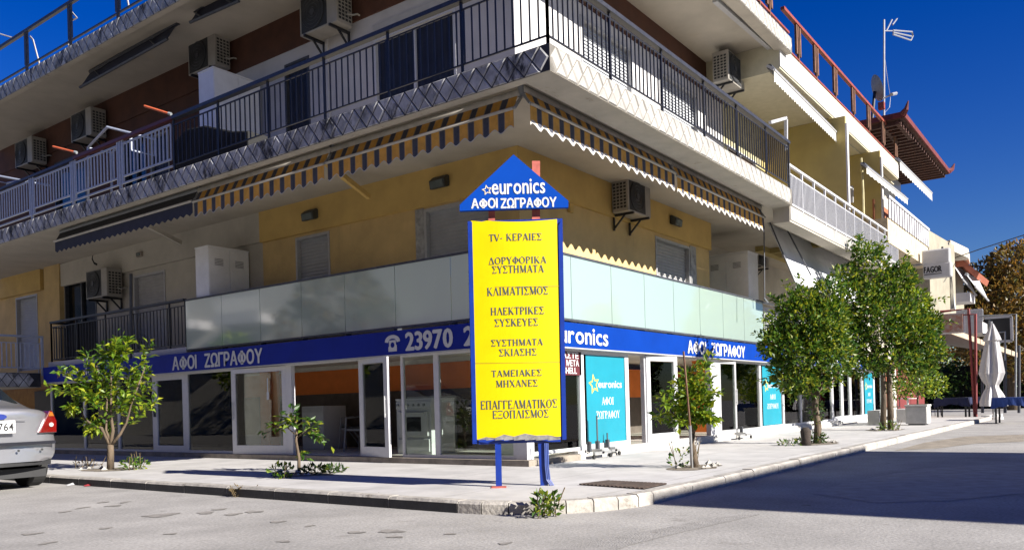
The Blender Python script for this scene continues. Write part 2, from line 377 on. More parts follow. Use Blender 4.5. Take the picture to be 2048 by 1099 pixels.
soffit_m = M('soffit', (0.62, 0.56, 0.46), 0.85, scale=1.3, var=0.07, stain=((0.42, 0.36, 0.27), 1.2, 0.64, (1, 1, 1)))
soffit2_m = M('soffit_stained', (0.64, 0.58, 0.48), 0.85, scale=2, var=0.08, stain=((0.20, 0.15, 0.10), 2.6, 0.60, (1, 1.5, 1)))
yellow_w = M('ochre_wall', (0.82, 0.58, 0.25), 0.85, scale=1.6, var=0.09, bump=0.08, bscale=120, stain=((0.44, 0.32, 0.14), 1.6, 0.60, (1.6, 1.6, 0.25)))
beam_m = M('ochre_beam', (0.80, 0.54, 0.17), 0.85, scale=1.6, var=0.07)
white_w = M('white_wall', (0.74, 0.72, 0.72), 0.8, scale=1.6, var=0.06, stain=((0.55, 0.52, 0.50), 1.8, 0.62, (1.6, 1.6, 0.2)))
cream_w = M('cream_wall', (0.66, 0.61, 0.51), 0.85, scale=1.4, var=0.08, stain=((0.46, 0.41, 0.33), 1.7, 0.60, (1.6, 1.6, 0.25)))
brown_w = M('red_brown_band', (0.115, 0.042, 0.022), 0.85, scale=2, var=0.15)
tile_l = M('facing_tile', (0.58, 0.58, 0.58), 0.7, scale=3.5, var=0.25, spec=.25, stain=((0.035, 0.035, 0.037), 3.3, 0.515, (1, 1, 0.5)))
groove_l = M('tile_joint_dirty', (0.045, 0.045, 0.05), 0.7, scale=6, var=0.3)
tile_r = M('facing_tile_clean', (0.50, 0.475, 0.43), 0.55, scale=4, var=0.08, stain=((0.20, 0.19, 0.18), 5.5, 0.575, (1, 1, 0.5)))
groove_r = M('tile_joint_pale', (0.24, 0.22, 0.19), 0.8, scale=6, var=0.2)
iron = M('black_iron', (0.018, 0.018, 0.022), 0.45, scale=20, var=0.2)
iron_rail = M('dark_handrail', (0.05, 0.05, 0.055), 0.4, scale=20, var=0.2)
white_iron = M('white_railing_paint', (0.72, 0.72, 0.74), 0.5, scale=20, var=0.06)
blue_white = M('pale_blue_railing_paint', (0.55, 0.60, 0.72), 0.5, scale=20, var=0.08)
red_iron = M('red_oxide_paint', (0.34, 0.065, 0.035), 0.55, scale=8, var=0.2)
rust_iron = M('rusty_brown_paint', (0.20, 0.09, 0.045), 0.7, scale=8, var=0.25)
dark_steel = M('dark_steel', (0.07, 0.075, 0.09), 0.5, scale=10, var=0.2)
alu = M('white_aluminium', (0.76, 0.76, 0.78), 0.35, scale=12, var=0.03)
alu_g = M('grey_aluminium', (0.55, 0.55, 0.56), 0.35, scale=12, var=0.05)
rubber = M('black_rubber', (0.02, 0.02, 0.02), 0.8)
black_m = M('black_matt', (0.012, 0.012, 0.013), 0.7)
marble = M('grey_marble', (0.48, 0.48, 0.47), 0.4, scale=7, var=0.25)
slat_m = M('shutter_slats', (0.62, 0.61, 0.60), 0.5, scale=5, var=0.05)
slat_b = M('shutter_slats_cool', (0.60, 0.62, 0.65), 0.5, scale=5, var=0.05)
blue_sign = M('blue_sign_left', (0.003, 0.016, 0.24), 0.6, spec=.2, scale=1.5, var=0.08)
blue_sign_r = M('blue_sign_face', (0.0005, 0.030, 0.225), 0.7, spec=.08, scale=1.5, var=0.06)
letter_w = M('white_lettering', (0.80, 0.80, 0.80), 0.5, var=0.02)
cyan_m = M('cyan_poster', (0.006, 0.20, 0.27), 0.45, scale=1.2, var=0.06, spec=0.5)
shop_glass = glass('shop_glass', (0.88, 0.92, 0.90), 1.30, 0.012)
dark_glass = M('dark_window_glass', (0.008, 0.010, 0.014), 0.06, spec=0.6)
orange_w = M('orange_wall', (0.80, 0.20, 0.035), 0.8, scale=2, var=0.08)
inside_w = M('shop_inner_wall', (0.72, 0.68, 0.60), 0.9, var=0.06)
inside_d = M('shop_dark_partition', (0.13, 0.10, 0.085), 0.9, var=0.1)
inside_f = M('shop_floor_tiles', (0.55, 0.52, 0.47), 0.35, var=0.06)
enamel = M('white_enamel', (0.72, 0.72, 0.72), 0.25, var=0.03)
steel_m = M('grey_metal', (0.32, 0.34, 0.36), 0.4, var=0.08)
box_white = M('cabinet_paint', (0.72, 0.72, 0.72), 0.5, scale=3, var=0.05)

# ------------------------------------------------------------------ ground
g = MB().poly([(-300, -300, 0), (400, -300, 0), (400, 400, 0), (-300, 400, 0)]); road = struct(g.build('road', asphalt))
KX, KY, KR = 5.885, 3.66, 1.35
def kerb_path(inset):
    pts = [(KX + inset, 42)]
    for k in range(9):
        a = R(180 + 90 * k / 8); r = KR - inset
        pts.append((KX + KR + math.cos(a) * r, KY + KR + math.sin(a) * r))
    pts.append((33.6, KY + inset)); return pts
WALKZ = 0.108
inner = kerb_path(0.15)
walk = MB(); top = [(x, y, WALKZ) for x, y in inner] + [(33.6, 9.5, WALKZ), (11.5, 9.5, WALKZ), (11.5, 42, WALKZ)]
walk.prism(top, (0, 0, -0.1))
# paving joints are in the material
wm = bpy.data.materials.new('pavement_slabs'); wm.use_nodes = True
def pavement(m):
    t = m.node_tree; n = t.nodes; L = t.links; b = n['Principled BSDF']; b.inputs['Roughness'].default_value = 0.85
    tc = n.new('ShaderNodeTexCoord'); mp = n.new('ShaderNodeMapping'); mp.inputs['Rotation'].default_value = (0, 0, R(0)); L.new(tc.outputs['Object'], mp.inputs[0])
    br = n.new('ShaderNodeTexBrick'); br.offset = 0.0; br.inputs['Scale'].default_value = 1.0; br.inputs['Brick Width'].default_value = 1.9; br.inputs['Row Height'].default_value = 1.35
    br.inputs['Mortar Size'].default_value = 0.009; br.inputs['Color1'].default_value = (0.46, 0.445, 0.43, 1); br.inputs['Color2'].default_value = (0.43, 0.415, 0.40, 1); br.inputs['Mortar'].default_value = (0.30, 0.285, 0.265, 1)
    L.new(mp.outputs[0], br.inputs[0])
    nz = n.new('ShaderNodeTexNoise'); nz.inputs['Scale'].default_value = 1.7; nz.inputs['Detail'].default_value = 9; nz.inputs['Roughness'].default_value = 0.7; L.new(tc.outputs['Object'], nz.inputs[0])
    mr = n.new('ShaderNodeMapRange'); mr.inputs[1].default_value = .3; mr.inputs[2].default_value = .72; mr.inputs[3].default_value = 1.10; mr.inputs[4].default_value = .72; L.new(nz.outputs[0], mr.inputs[0])
    mx = n.new('ShaderNodeMix'); mx.data_type = 'RGBA'; mx.blend_type = 'MULTIPLY'; mx.inputs['Factor'].default_value = 1
    L.new(br.outputs[0], mx.inputs['A']); L.new(mr.outputs[0], mx.inputs['B']); L.new(mx.outputs['Result'], b.inputs['Base Color'])
    n3 = n.new('ShaderNodeTexNoise'); n3.inputs['Scale'].default_value = 60; L.new(tc.outputs['Object'], n3.inputs[0])
    bp = n.new('ShaderNodeBump'); bp.inputs['Strength'].default_value = .15; bp.inputs['Distance'].default_value = .01; L.new(n3.outputs[0], bp.inputs['Height']); L.new(bp.outputs[0], b.inputs['Normal'])
pavement(wm); MATS['pavement'] = wm
struct(walk.build('pavement', wm))
kb = MB(); op, ip = kerb_path(0.0), kerb_path(0.15)
def resample(path, step):
    out = []
    for (a, b) in zip(path, path[1:]):
        l = math.dist(a, b); n = max(1, round(l / step)); out += [(a[0] + (b[0] - a[0]) * k / n, a[1] + (b[1] - a[1]) * k / n) for k in range(n)]
    return out + [path[-1]]
def kerb_pairs():
    prs = []
    for j in range(len(op) - 1):
        l = math.dist(op[j], op[j + 1]); n = max(1, round(l / 0.9))
        for k in range(n):
            prs.append((j, k / n, (k + 1) / n))
    return prs
for j, t0, t1 in kerb_pairs():
    L2 = lambda p, q, t: (p[0] + (q[0] - p[0]) * t, p[1] + (q[1] - p[1]) * t)
    gap = 0.006 / max(math.dist(op[j], op[j + 1]), .2)
    a, b, c, d = L2(op[j], op[j + 1], t0 + gap), L2(op[j], op[j + 1], t1 - gap), L2(ip[j], ip[j + 1], t1 - gap), L2(ip[j], ip[j + 1], t0 + gap)
    jit = RNG.uniform(-.004, .006); zt = 0.116 + jit
    side = 1 if (j == 0) else 0
    # chamfered upper edge
    def inw(p, q, w): l = math.dist(p, q); return (p[0] + (q[0] - p[0]) * w / l, p[1] + (q[1] - p[1]) * w / l)
    a2, b2 = inw(a, d, .025), inw(b, c, .025)
    kb.poly([(*a, -.02), (*b, -.02), (*b, zt - .025), (*a, zt - .025)], side)
    kb.poly([(*a, zt - .025), (*b, zt - .025), (*b2, zt), (*a2, zt)], 0)
    kb.poly([(*a2, zt), (*b2, zt), (*c, zt), (*d, zt)], 0)
    kb.poly([(*a, -.02), (*a, zt - .025), (*a2, zt), (*d, zt), (*d, -.02)], 0); kb.poly([(*b, -.02), (*c, -.02), (*c, zt), (*b2, zt), (*b, zt - .025)], 0)
kb.poly([(x, y, 0.05) for x, y in op] + [(x, y, 0.05) for x, y in reversed(ip)], 0)
struct(kb.build('kerb', [kerbstone, kerbpaint], recalc=True))

# ------------------------------------------------------------------ corner building
B = thing('apartment_building', 'three storey corner apartment building with tiled balcony edges over a blue fronted shop', 'building', (XS, YS, 0))
RFE = 32.1; LFE = 21.6            # ends of the shop front
pl = MB(); pl.box((9.58, 6.80, .06), (11.0, LFE, .195), 0); pl.build('plinth', plinth_m, B)
pl = MB(); pl.box((11.003, 6.82, .06), (RFE, 9.0, .205), 0); pl.box((11.01, 6.86, .2), (RFE, 7.03, .243)); pl.build('plinth', plinth_w, B)
# shop interior
fl = MB().box((9.86, 7.06, .196), (17.5, LFE, .212)).box((17.5, 7.06, .207), (RFE, 13.5, .223)); fl.build('shop_floor', inside_f, B)
ce = MB().box((9.9, 7.1, 1.93), (17.5, LFE, 1.96)).box((17.5, 7.1, 1.93), (RFE, 13.5, 1.96)); ce.build('shop_ceiling', inside_w, B)
iw = MB()
iw.box((11.9, 9.6, .2), (12.1, LFE, 1.34), 1); iw.box((11.88, 9.6, 1.34), (12.1, LFE, 1.84), 0); iw.box((11.9, 9.6, 1.84), (12.1, LFE, 1.93), 2)      # long back wall, orange band above
iw.box((9.9, LFE - .1, .2), (11.9, LFE, 1.93), 1)
iw.box((12.1, 9.6, .2), (RFE, 9.8, 1.1), 1); iw.box((12.1, 9.58, 1.1), (RFE, 9.8, 1.78), 0)
for x in (13.3, 18.5, 23.3): iw.box((x, 7.9, .2), (x + .35, 8.25, 1.93), 0)                            # orange columns
iw.box((11.5, 15.2, .2), (11.8, 15.5, 1.93), 0); iw.box((10.5, 16.9, .2), (10.75, 17.2, 1.93), 0); iw.box((10.6, 15.6, .2), (10.66, 16.3, 1.7), 2); iw.box((11.2, 18.2, .2), (11.26, 20.4, 1.5), 2)
iw.build('shop_wall', [orange_w, inside_d, inside_w], B)

def frame_bay(axis, at, s0, s1, z0, z1, fw=0.05, depth=0.06, mat=alu, name='shop_window', pane=shop_glass, sub=True, sill=None):
    fr = MB(); d0, d1 = at - depth / 2, at + depth / 2
    def bx(a, b, c, d):
        if axis == 'x': fr.box((d0, a, c), (d1, b, d))
        else: fr.box((a, d0, c), (b, d1, d))
    a, b = min(s0, s1), max(s0, s1); sl = sill or fw
    bx(a, a + fw, z0, z1); bx(b - fw, b, z0, z1); bx(a + fw, b - fw, z1 - fw, z1); bx(a + fw, b - fw, z0, z0 + sl)
    f = fr.build(name, mat, B)
    p = MB()
    if axis == 'x': p.box((at - .004, a + fw, z0 + sl), (at + .004, b - fw, z1 - fw))
    else: p.box((a + fw, at - .004, z0 + sl), (b - fw, at + .004, z1 - fw))
    p.build('pane', pane, f); return f
ZT = 1.862
def L_(u, v=830): return ly(u, v)
for u0, u1 in ((104.5, 171), (171, 239.6), (239.6, 310)): frame_bay('x', XS, L_(u0), L_(u1), .197, ZT, .045)
d1 = frame_bay('x', XS, L_(310), L_(376), .197, ZT, .14, name='door')
MB().box((XS - .07, L_(313.5) - .02, .95), (XS - .035, L_(313.5) + .02, 1.15)).build('handle', dark_steel, d1)
frame_bay('x', XS, L_(376), L_(472.5), .197, ZT, .05); frame_bay('x', XS, L_(472.5), L_(487), .197, ZT, .03)
MB().box((XS - .03, L_(487), 1.8), (XS + .03, L_(576), ZT)).box((XS - .04, L_(588), .197), (XS + .04, L_(577), ZT)).box((XS - .03, L_(722), 1.82), (XS + .03, L_(588), ZT)).box((XS - .03, L_(722), .197), (XS + .03, L_(588), .202)).build('door_frame', alu, B)
def leaf(h, f, z0, z1, w=.11, th=.045, handle=True, mat=alu):
    """an open door leaf from hinge h to free edge f (plan points)"""
    h, f = Vector((*h, 0)), Vector((*f, 0)); d = (f - h).normalized(); nn = Vector((-d.y, d.x, 0)); Ln = (f - h).length
    m = MB()
    def b(a0, a1, c, e): m.obox(h + d * (a0 + a1) / 2 + UP * (c + e) / 2, d * (a1 - a0) / 2, nn * th / 2, UP * (e - c) / 2)
    b(0, w, z0, z1); b(Ln - w, Ln, z0, z1); b(w, Ln - w, z1 - w * .8, z1); b(w, Ln - w, z0, z0 + w * 1.5)
    o = m.build('door', mat, B)
    p = MB().obox(h + d * Ln / 2 + UP * (z0 + z1) / 2, d * (Ln / 2 - w), nn * .004, UP * ((z1 - z0) / 2 - w * .9)); p.build('pane', shop_glass, o)
    if handle:
        hm = MB()
        for sg in (-1, 1):
            c0 = h + d * (Ln - w * .5) + nn * sg * .05
            hm.tube([c0 + UP * (z0 + .65), c0 + UP * (z0 + 1.0)], .012, 6); hm.bar(c0 + UP * (z0 + .7), c0 + UP * (z0 + .7) - nn * sg * .04, .014); hm.bar(c0 + UP * (z0 + .95), c0 + UP * (z0 + .95) - nn * sg * .04, .014)
        hm.build('handle', alu_g, o)
    return o
A_ = PZ(487, 903, .2); leaf((XS - .02, L_(577)), (9.62, A_.y - .36), .2, 1.83)
leaf((XS - .03, L_(724)), (9.58, L_(805) + .13), .2, 1.84)
frame_bay('x', XS, L_(806), L_(876), .197, ZT, .045); frame_bay('x', XS, L_(876), 7.12, .197, ZT, .05)
# right shop front
ZB = .245
def R_(u, v=840): return rx(u, v)
MB().box((XS - .05, YS - .06, .197), (XS + .12, YS + .14, ZT)).build('corner_post', alu, B)
frame_bay('y', YS, 9.88, R_(1162), ZB, ZT, .045, sill=.05)
frame_bay('y', YS, R_(1162), R_(1254), ZB, ZT, .08)
MB().box((R_(1254), YS - .03, ZB), (R_(1254) + .05, YS + .03, ZT)).box((R_(1257), YS - .025, 1.82), (R_(1417), YS + .025, ZT)).box((R_(1289) - .04, YS - .04, .21), (R_(1289) + .03, YS + .04, ZT), 0).build('door_frame', alu, B)
leaf((R_(1289), YS - .05), (R_(1340), YS - .16), .215, 1.83, w=.12)
MB().box((R_(1417), YS - .05, .21), (R_(1436), YS + .05, ZT)).build('door_post', alu, B)
leaf((R_(1436), YS - .03), (R_(1464), YS - .1), .215, 1.82, w=.07, mat=alu_g)
frame_bay('y', YS, R_(1466), R_(1520), ZB, ZT, .06, mat=alu_g)
frame_bay('y', YS, R_(1520), R_(1566), ZB, ZT, .07); frame_bay('y', YS, R_(1566), R_(1601), ZB, ZT, .06); frame_bay('y', YS, R_(1601), R_(1664), ZB, ZT, .06)
frame_bay('y', YS, R_(1664), R_(1684), ZB, ZT, .12, name='door'); frame_bay('y', YS, R_(1684), R_(1701), ZB, ZT, .12, name='door')
frame_bay('y', YS, R_(1701), R_(1725), ZB, ZT, .1); frame_bay('y', YS, R_(1725), R_(1748), ZB, ZT, .1); frame_bay('y', YS, R_(1748), RFE, ZB, ZT, .1)

# slab between shop and first floor
MB().box((9.86, 7.08, 1.97), (20, LFE, 2.36)).box((20, 7.08, 1.97), (RFE, 14, 2.36)).build('floor_slab', soffit_m, B)
MB().box((9.88, 7.1, 2.361), (XW - .01, 15.3, 2.37)).box((XW - .01, 7.1, 2.361), (20, 8.65, 2.37)).build('balcony_bounce_sheet', M('bounce_sheet_pale', (.66, .62, .55), .6, var=.06), B)  # unseen pale sheet added to bounce light onto the ochre wall
lf = MB()
for k, u in enumerate((443, 520, 603, 690, 791, 903)): lf.box((9.74, ly(u, 640) - .03, 2.25), (9.86, ly(u, 640) + .03, 2.34))
for u in (1142, 1222, 1288, 1346, 1398, 1444, 1486): lf.box((rx(u, 660) - .03, 6.97, 2.25), (rx(u, 660) + .03, 7.08, 2.33))
lf.build('bracket', dark_steel, B)

# first-floor walls with shutter openings
Zf = 2.36
wl = [(ly(660, 500, XW), ly(592, 500, XW), Zf, lz(620, 470, XW)), (ly(936, 450, XW) - .5, ly(849, 450, XW), Zf, lz(880, 412, XW))]
w1 = MB(); wall_holes(w1, 'x', XW, .25, YW, ly(525, 480, XW), Zf, S1, wl); w1.build('wall', yellow_w, B)
wl2 = [(ly(331, 580, XW), ly(268, 580, XW), Zf, lz(300, 545, XW)), (ly(193, 590, XW), ly(130, 590, XW), Zf, lz(160, 540, XW))]
w2 = MB(); wall_holes(w2, 'x', XW + .003, .25, ly(525, 480, XW), ly(128, 590, XW), Zf, S1, wl2); w2.build('wall', cream_w, B)
y128 = ly(128, 590, XW)
wl3 = [(ly(75, 600, XW), ly(32, 600, XW), Zf, lz(50, 592, XW))]
w3 = MB(); wall_holes(w3, 'x', XW, .25, y128, BL + 3, 1.9, S1, wl3); w3.box((XW - .12, y128, Zf), (XW, ly(98, 590, XW), S1)); w3.build('wall', yellow_w, B)
wr = [(rx(1311, 520, YW), rx(1379, 520, YW), Zf, rz(1330, 478, YW))]
w4 = MB(); wall_holes(w4, 'y', YW, .25, XW + .25, rx(1408, 520, YW) + .3, Zf, S1, wr); w4.build('wall', yellow_w, B)
xc8 = rx(1408, 520, YW) + .3; MB().box((xc8, 8.7, Zf), (30, 8.95, 5.119)).build('wall', cream_w, B); MB().box((xc8 - .25, YW + .251, Zf), (xc8, 8.95, 5.119)).build('wall', yellow_w, B)
LB = 1 + (4.375 - 1) * 1.035
bm_ = MB(); bm_.box((XW - .09, YW - .06, LB), (XW - .002, ly(525, 440, XW), S1)); bm_.box((XW - .002, YW - .06, LB), (rx(1418, 490, YW), YW - .002, S1)); bm_.build('beam', beam_m, B)
MB().box((XW - .1, ly(87, 545, XW), lz(50, 588, XW)), (XW - .002, BL + 3, S1)).build('beam', beam_m, B)
MB().box((XW - .08, ly(525, 440, XW) + .01, LB + .02), (XW, y128, S1)).build('beam', cream_w, B)

def shutter(axis, at, s0, s1, z0, z1, mat=slat_m, jamb=marble, jw=.0, depth=.10):
    a, b = min(s0, s1), max(s0, s1); m = MB(); f = MB()
    def bx(mb, a, b, d0, d1, c, e):
        if axis == 'x': mb.box((at + d0, a, c), (at + d1, b, e))
        else: mb.box((a, at + d0, c), (b, at + d1, e))
    for e0, e1 in ((a, a + .05), (b - .05, b)): bx(f, e0, e1, -.015, .2, z0, z1)
    bx(f, a + .05, b - .05, -.015, .2, z1 - .05, z1)
    fo = f.build('window', alu_g, B)
    z = z0
    while z < z1 - .06:
        zz = min(z + .066, z1 - .052)
        if axis == 'x': m.poly([(at + depth - .024, a + .05, z), (at + depth - .024, b - .05, z), (at + depth, b - .05, zz), (at + depth, a + .05, zz)]); m.poly([(at + depth, a + .05, zz), (at + depth, b - .05, zz), (at + depth - .024, b - .05, zz + .001), (at + depth - .024, a + .05, zz + .001)])
        else: m.poly([(a + .05, at + depth - .024, z), (b - .05, at + depth - .024, z), (b - .05, at + depth, zz), (a + .05, at + depth, zz)]); m.poly([(a + .05, at + depth, zz), (b - .05, at + depth, zz), (b - .05, at + depth - .024, zz + .001), (a + .05, at + depth - .024, zz + .001)])
        z += .066
    m.build('shutter', mat, fo, recalc=False)
    if jw:
        j = MB(); bx(j, b, b + jw, -.02, .02, z0, z1 + .02); j.build('frame', jamb, fo)
    return fo
shutter('x', XW, wl[0][0], wl[0][1], Zf, wl[0][3], slat_b); shutter('x', XW, wl[1][0], wl[1][1], Zf, wl[1][3], slat_b, jw=.2)
shutter('x', XW, wl2[0][0], wl2[0][1], Zf, wl2[0][3], slat_m)
shutter('x', XW, wl3[0][0], wl3[0][1], 1.9, wl3[0][3], slat_b)
so = shutter('y', YW, wr[0][0], wr[0][1], Zf, wr[0][3], slat_m)
MB().box((wr[0][1] + .002, YW - .03, Zf), (wr[0][1] + .3, YW - .001, wr[0][3] + .03)).build('frame', marble, so)
def dark_window(axis, at, s0, s1, z0, z1, mull=1, mat=alu_g, curtain=None):
    a, b = min(s0, s1), max(s0, s1); f = MB(); p = MB()
    def bx(mb, a, b, d0, d1, c, e, m=0):
        if axis == 'x': mb.box((at + d0, a, c), (at + d1, b, e), m)
        else: mb.box((a, at + d0, c), (b, at + d1, e), m)
    bx(f, a, a + .05, -.01, .12, z0, z1); bx(f, b - .05, b, -.01, .12, z0, z1); bx(f, a + .05, b - .05, -.01, .12, z1 - .05, z1); bx(f, a + .05, b - .05, -.01, .12, z0, z0 + .05)
    for k in range(mull):
        c = a + (b - a) * (k + 1) / (mull + 1); bx(f, c - .03, c + .03, .02, .11, z0 + .05, z1 - .05)
    fo = f.build('window', mat, B); bx(p, a + .05, b - .05, .08, .09, z0 + .05, z1 - .05); p.build('pane', dark_glass, fo)
    if curtain:
        c = MB(); n = int((b - a) / .07)
        for k in range(n):
            y0, y1 = a + .05 + (b - a - .1) * k / n, a + .05 + (b - a - .1) * (k + 1) / n; d = .072 - .01 * (k % 2)
            pts = [(at + d, y0, z0 + .05), (at + .066 - .01 * ((k + 1) % 2), y1, z0 + .05), (at + .066 - .01 * ((k + 1) % 2), y1, z1 - .05), (at + d, y0, z1 - .05)]
            c.poly(pts if axis == 'x' else [(q[1], q[0], q[2]) for q in pts])
        c.build('curtain', curtain, fo, recalc=False)
    return fo
curt = M('dark_curtain', (0.010, 0.013, 0.030), 0.55, scale=3, var=0.3)
dark_window('x', XW, wl2[1][0], wl2[1][1], Zf, wl2[1][3], 1, dark_steel)

# first-floor glass balustrade
def frosted(name):
    m = bpy.data.materials.new(name); m.use_nodes = True; t = m.node_tree; n = t.nodes; L = t.links; n.clear()
    o = n.new('ShaderNodeOutputMaterial'); d = n.new('ShaderNodeBsdfDiffuse'); d.inputs[0].default_value = (0.56, 0.70, 0.635, 1)
    ts = n.new('ShaderNodeBsdfTranslucent'); ts.inputs[0].default_value = (0.52, 0.72, 0.67, 1)
    a = n.new('ShaderNodeMixShader'); a.inputs[0].default_value = .5; L.new(d.outputs[0], a.inputs[1]); L.new(ts.outputs[0], a.inputs[2])
    gl = n.new('ShaderNodeBsdfGlossy'); gl.inputs['Roughness'].default_value = 0.06
    fr = n.new('ShaderNodeFresnel'); fr.inputs[0].default_value = 1.55; x = n.new('ShaderNodeMath'); x.operation = 'MULTIPLY_ADD'; x.inputs[1].default_value = 1.7; x.inputs[2].default_value = .11; x.use_clamp = True
    L.new(fr.outputs[0], x.inputs[0]); b = n.new('ShaderNodeMixShader'); L.new(x.outputs[0], b.inputs[0]); L.new(a.outputs[0], b.inputs[1]); L.new(gl.outputs[0], b.inputs[2]); L.new(b.outputs[0], o.inputs[0])
    return m
frost = frosted('frosted_glass')
gz0, gz1 = 2.33, 3.32
GX, GY = XS - .02, YS - .02
ys = [GY] + [ly(u, 600, GX) for u in (903, 791, 690, 603, 520, 443, 371)]
bal = MB().box((GX - .02, GY - .02, gz1), (GX + .03, ys[-1], gz1 + .035)).box((GX - .015, GY - .02, gz0 - .035), (GX + .03, ys[-1], gz0))
xs = [GX + .03] + [rx(u, 580, GY) for u in (1142, 1222, 1288, 1346, 1398, 1444, 1486, 1524)]
bal.box((GX + .03, GY - .02, gz1), (xs[-1], GY + .03, gz1 + .035)).box((GX + .03, GY - .015, gz0 - .035), (xs[-1], GY + .03, gz0))
bo = bal.build('balustrade', dark_steel, B)
for a, b in zip(ys, ys[1:]): MB().box((GX - .006, a + .006, gz0), (GX + .006, b - .006, gz1)).build('glass_panel', frost, bo)
for a, b in zip(xs, xs[1:]): MB().box((a + .006, GY - .006, gz0), (b - .006, GY + .006, gz1)).build('glass_panel', frost, bo)

# black railing, left part of the first-floor balcony
def railing(mb, p0, p1, z0, z1, n, r=.0085, rail=.05, posts=(), top_gap=.12, m=0, mr=0, post_r=.016):
    p0, p1 = Vector((*p0, 0)), Vector((*p1, 0))
    if rail: mb.bar(p0 + UP * z1, p1 + UP * z1, rail * 1.6, rail, mr)
    mb.bar(p0 + UP * (z1 - top_gap), p1 + UP * (z1 - top_gap), .02, .02, m); mb.bar(p0 + UP * z0, p1 + UP * z0, .02, .02, m)
    for k in range(n + 1):
        p = p0.lerp(p1, k / n); mb.bar(p + UP * z0, p + UP * (z1 - top_gap), r * 2, m=m)
    for t in posts:
        p = p0.lerp(p1, t); mb.bar(p + UP * (z0 - .1), p + UP * z1, post_r * 2, m=m)
rb = MB(); yL = 21.45
railing(rb, (XS, ys[-1] + .05), (XS, yL), 2.44, 3.36, 44, posts=(0, .1, .36, .55, .78, 1)); railing(rb, (XS, yL), (XW - .1, yL), 2.44, 3.36, 8, posts=(0,))
rb.build('railing', iron, B)
MB().box((XS + .03, ly(194, 680, XS + .05), 2.42), (XS + .04, ly(141, 680, XS + .05), 3.27)).build('railing_screen', M('black_fabric', (0.006, 0.006, 0.008), .9), B)
MB().box((XS - .02, ys[-1] + .02, 2.2), (XW, yL + .15, 2.38)).build('balcony_slab', white_w, B)
MB().tube([PX(262, 730, XS - .03), PX(262, 547, XS - .03)], .035, 8).build('drainpipe', dark_steel, B)

# second-floor balcony: slab, edge beam, facing tiles
sl = MB(); sl.box((XE + .15, YE + .45, S1), (XW + .1, BL, S1 + .16)); sl.box((XW + .1, YE + .45, S1), (BR, 8.95, S1 + .16)); sl.build('balcony_slab', soffit_m, B)
eb = MB(); eb.box((XE, YE + .45, 4.98), (XE + .15, BL, 5.30)); eb.box((XE, YE, 4.98), (BR, YE + .45, 5.30)); eb.build('edge_beam', soffit2_m, B)
def facing(p0, d, n, length, z0, z1, mats, w=.25, h=.013):
    """diamond relief tiles on a band; p0 start, d along, n outward"""
    mb = MB(); p0, d, n = Vector(p0), Vector(d), Vector(n); zm = (z0 + z1) / 2; k = int(length / w)
    a = p0 + n * .004
    mb.poly([(a.x, a.y, z0), (a.x + d.x * length, a.y + d.y * length, z0), (a.x + d.x * length, a.y + d.y * length, z1), (a.x, a.y, z1)], 1)
    top = p0 + n * (-.06)
    mb.poly([(a.x, a.y, z1), (a.x + d.x * length, a.y + d.y * length, z1), (top.x + d.x * length, top.y + d.y * length, z1), (top.x, top.y, z1)], 1)
    def P(s_, z, o): q = p0 + d * s_ + n * (.004 + o); return Vector((q.x, q.y, z))
    def frustum(c, pts):
        cs = sum(p[0] for p in pts) / len(pts); cz = sum(p[1] for p in pts) / len(pts); jit = RNG.uniform(.7, 1.2)
        o = [P(cs + (s_ - cs) * .92, cz + (z - cz) * .92, 0) for s_, z in pts]; i_ = [P(cs + (s_ - cs) * .74, cz + (z - cz) * .74, h * jit) for s_, z in pts]
        i2 = [P(cs + (s_ - cs) * .42, cz + (z - cz) * .42, h * jit * .75) for s_, z in pts]
        m_ = len(pts)
        for q in range(m_):
            q2 = (q + 1) % m_; mb.poly([o[q], o[q2], i_[q2], i_[q]], 0); mb.poly([i_[q], i_[q2], i2[q2], i2[q]], 0)
        mb.poly(i2, 0)
    for i in range(k):
        c = (i + .5) * w; frustum(c, [(c - w / 2, zm), (c, z0 + .005), (c + w / 2, zm), (c, z1 - .005)])
        if i:
            c = i * w; frustum(c, [(c - w / 2, z1), (c, zm), (c + w / 2, z1)]); frustum(c, [(c - w / 2, z0), (c + w / 2, z0), (c, zm)])
    return mb.build('facing_tiles', mats, B)
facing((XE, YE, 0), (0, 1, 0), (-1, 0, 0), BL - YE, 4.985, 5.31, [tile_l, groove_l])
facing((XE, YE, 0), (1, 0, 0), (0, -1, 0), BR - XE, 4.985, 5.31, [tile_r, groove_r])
# railings of the second floor
rb = MB(); hz = 6.27; yb = 13.45
railing(rb, (XE + .05, YE + .05), (XE + .05, yb), 5.43, hz, 62, rail=.06, posts=[k / 6 for k in range(7)], top_gap=.13, mr=1)
railing(rb, (XE + .05, YE + .05), (BR, YE + .05), 5.43, hz + .02, 76, rail=.06, posts=[0] + [(rx(u, v, YE + .05) - XE) / (BR - XE) for u, v in ((1216, 80), (1321, 160), (1406, 215), (1472, 260), (1531, 300))] + [1], top_gap=.1, mr=1)
rb.build('railing', [iron, iron_rail], B)
rw = MB(); x_ = XE + .05
for y0 in np.arange(yb + .1, BL - 1.5, 1.85):
    y1 = y0 + 1.62; rw.bar((x_, y0, 6.17), (x_, y1, 6.17), .03); rw.bar((x_, y0, 5.55), (x_, y1, 5.55), .03)
    for k in range(14): yy = y0 + (y1 - y0) * k / 13; rw.bar((x_, yy, 5.55), (x_, yy, 6.17), .034, .016)
    for yy in (y1 + .03, y1 + .115, y1 + .2): rw.bar((x_, yy, 5.42), (x_, yy, 6.24), .05, .035)
    rw.bar((x_, y1 + .115, 5.28), (x_, y1 + .115, 6.2), .045)
rw.bar((x_, yb + .05, 5.42), (x_, BL, 5.42), .03); rw.build('railing', blue_white, B)
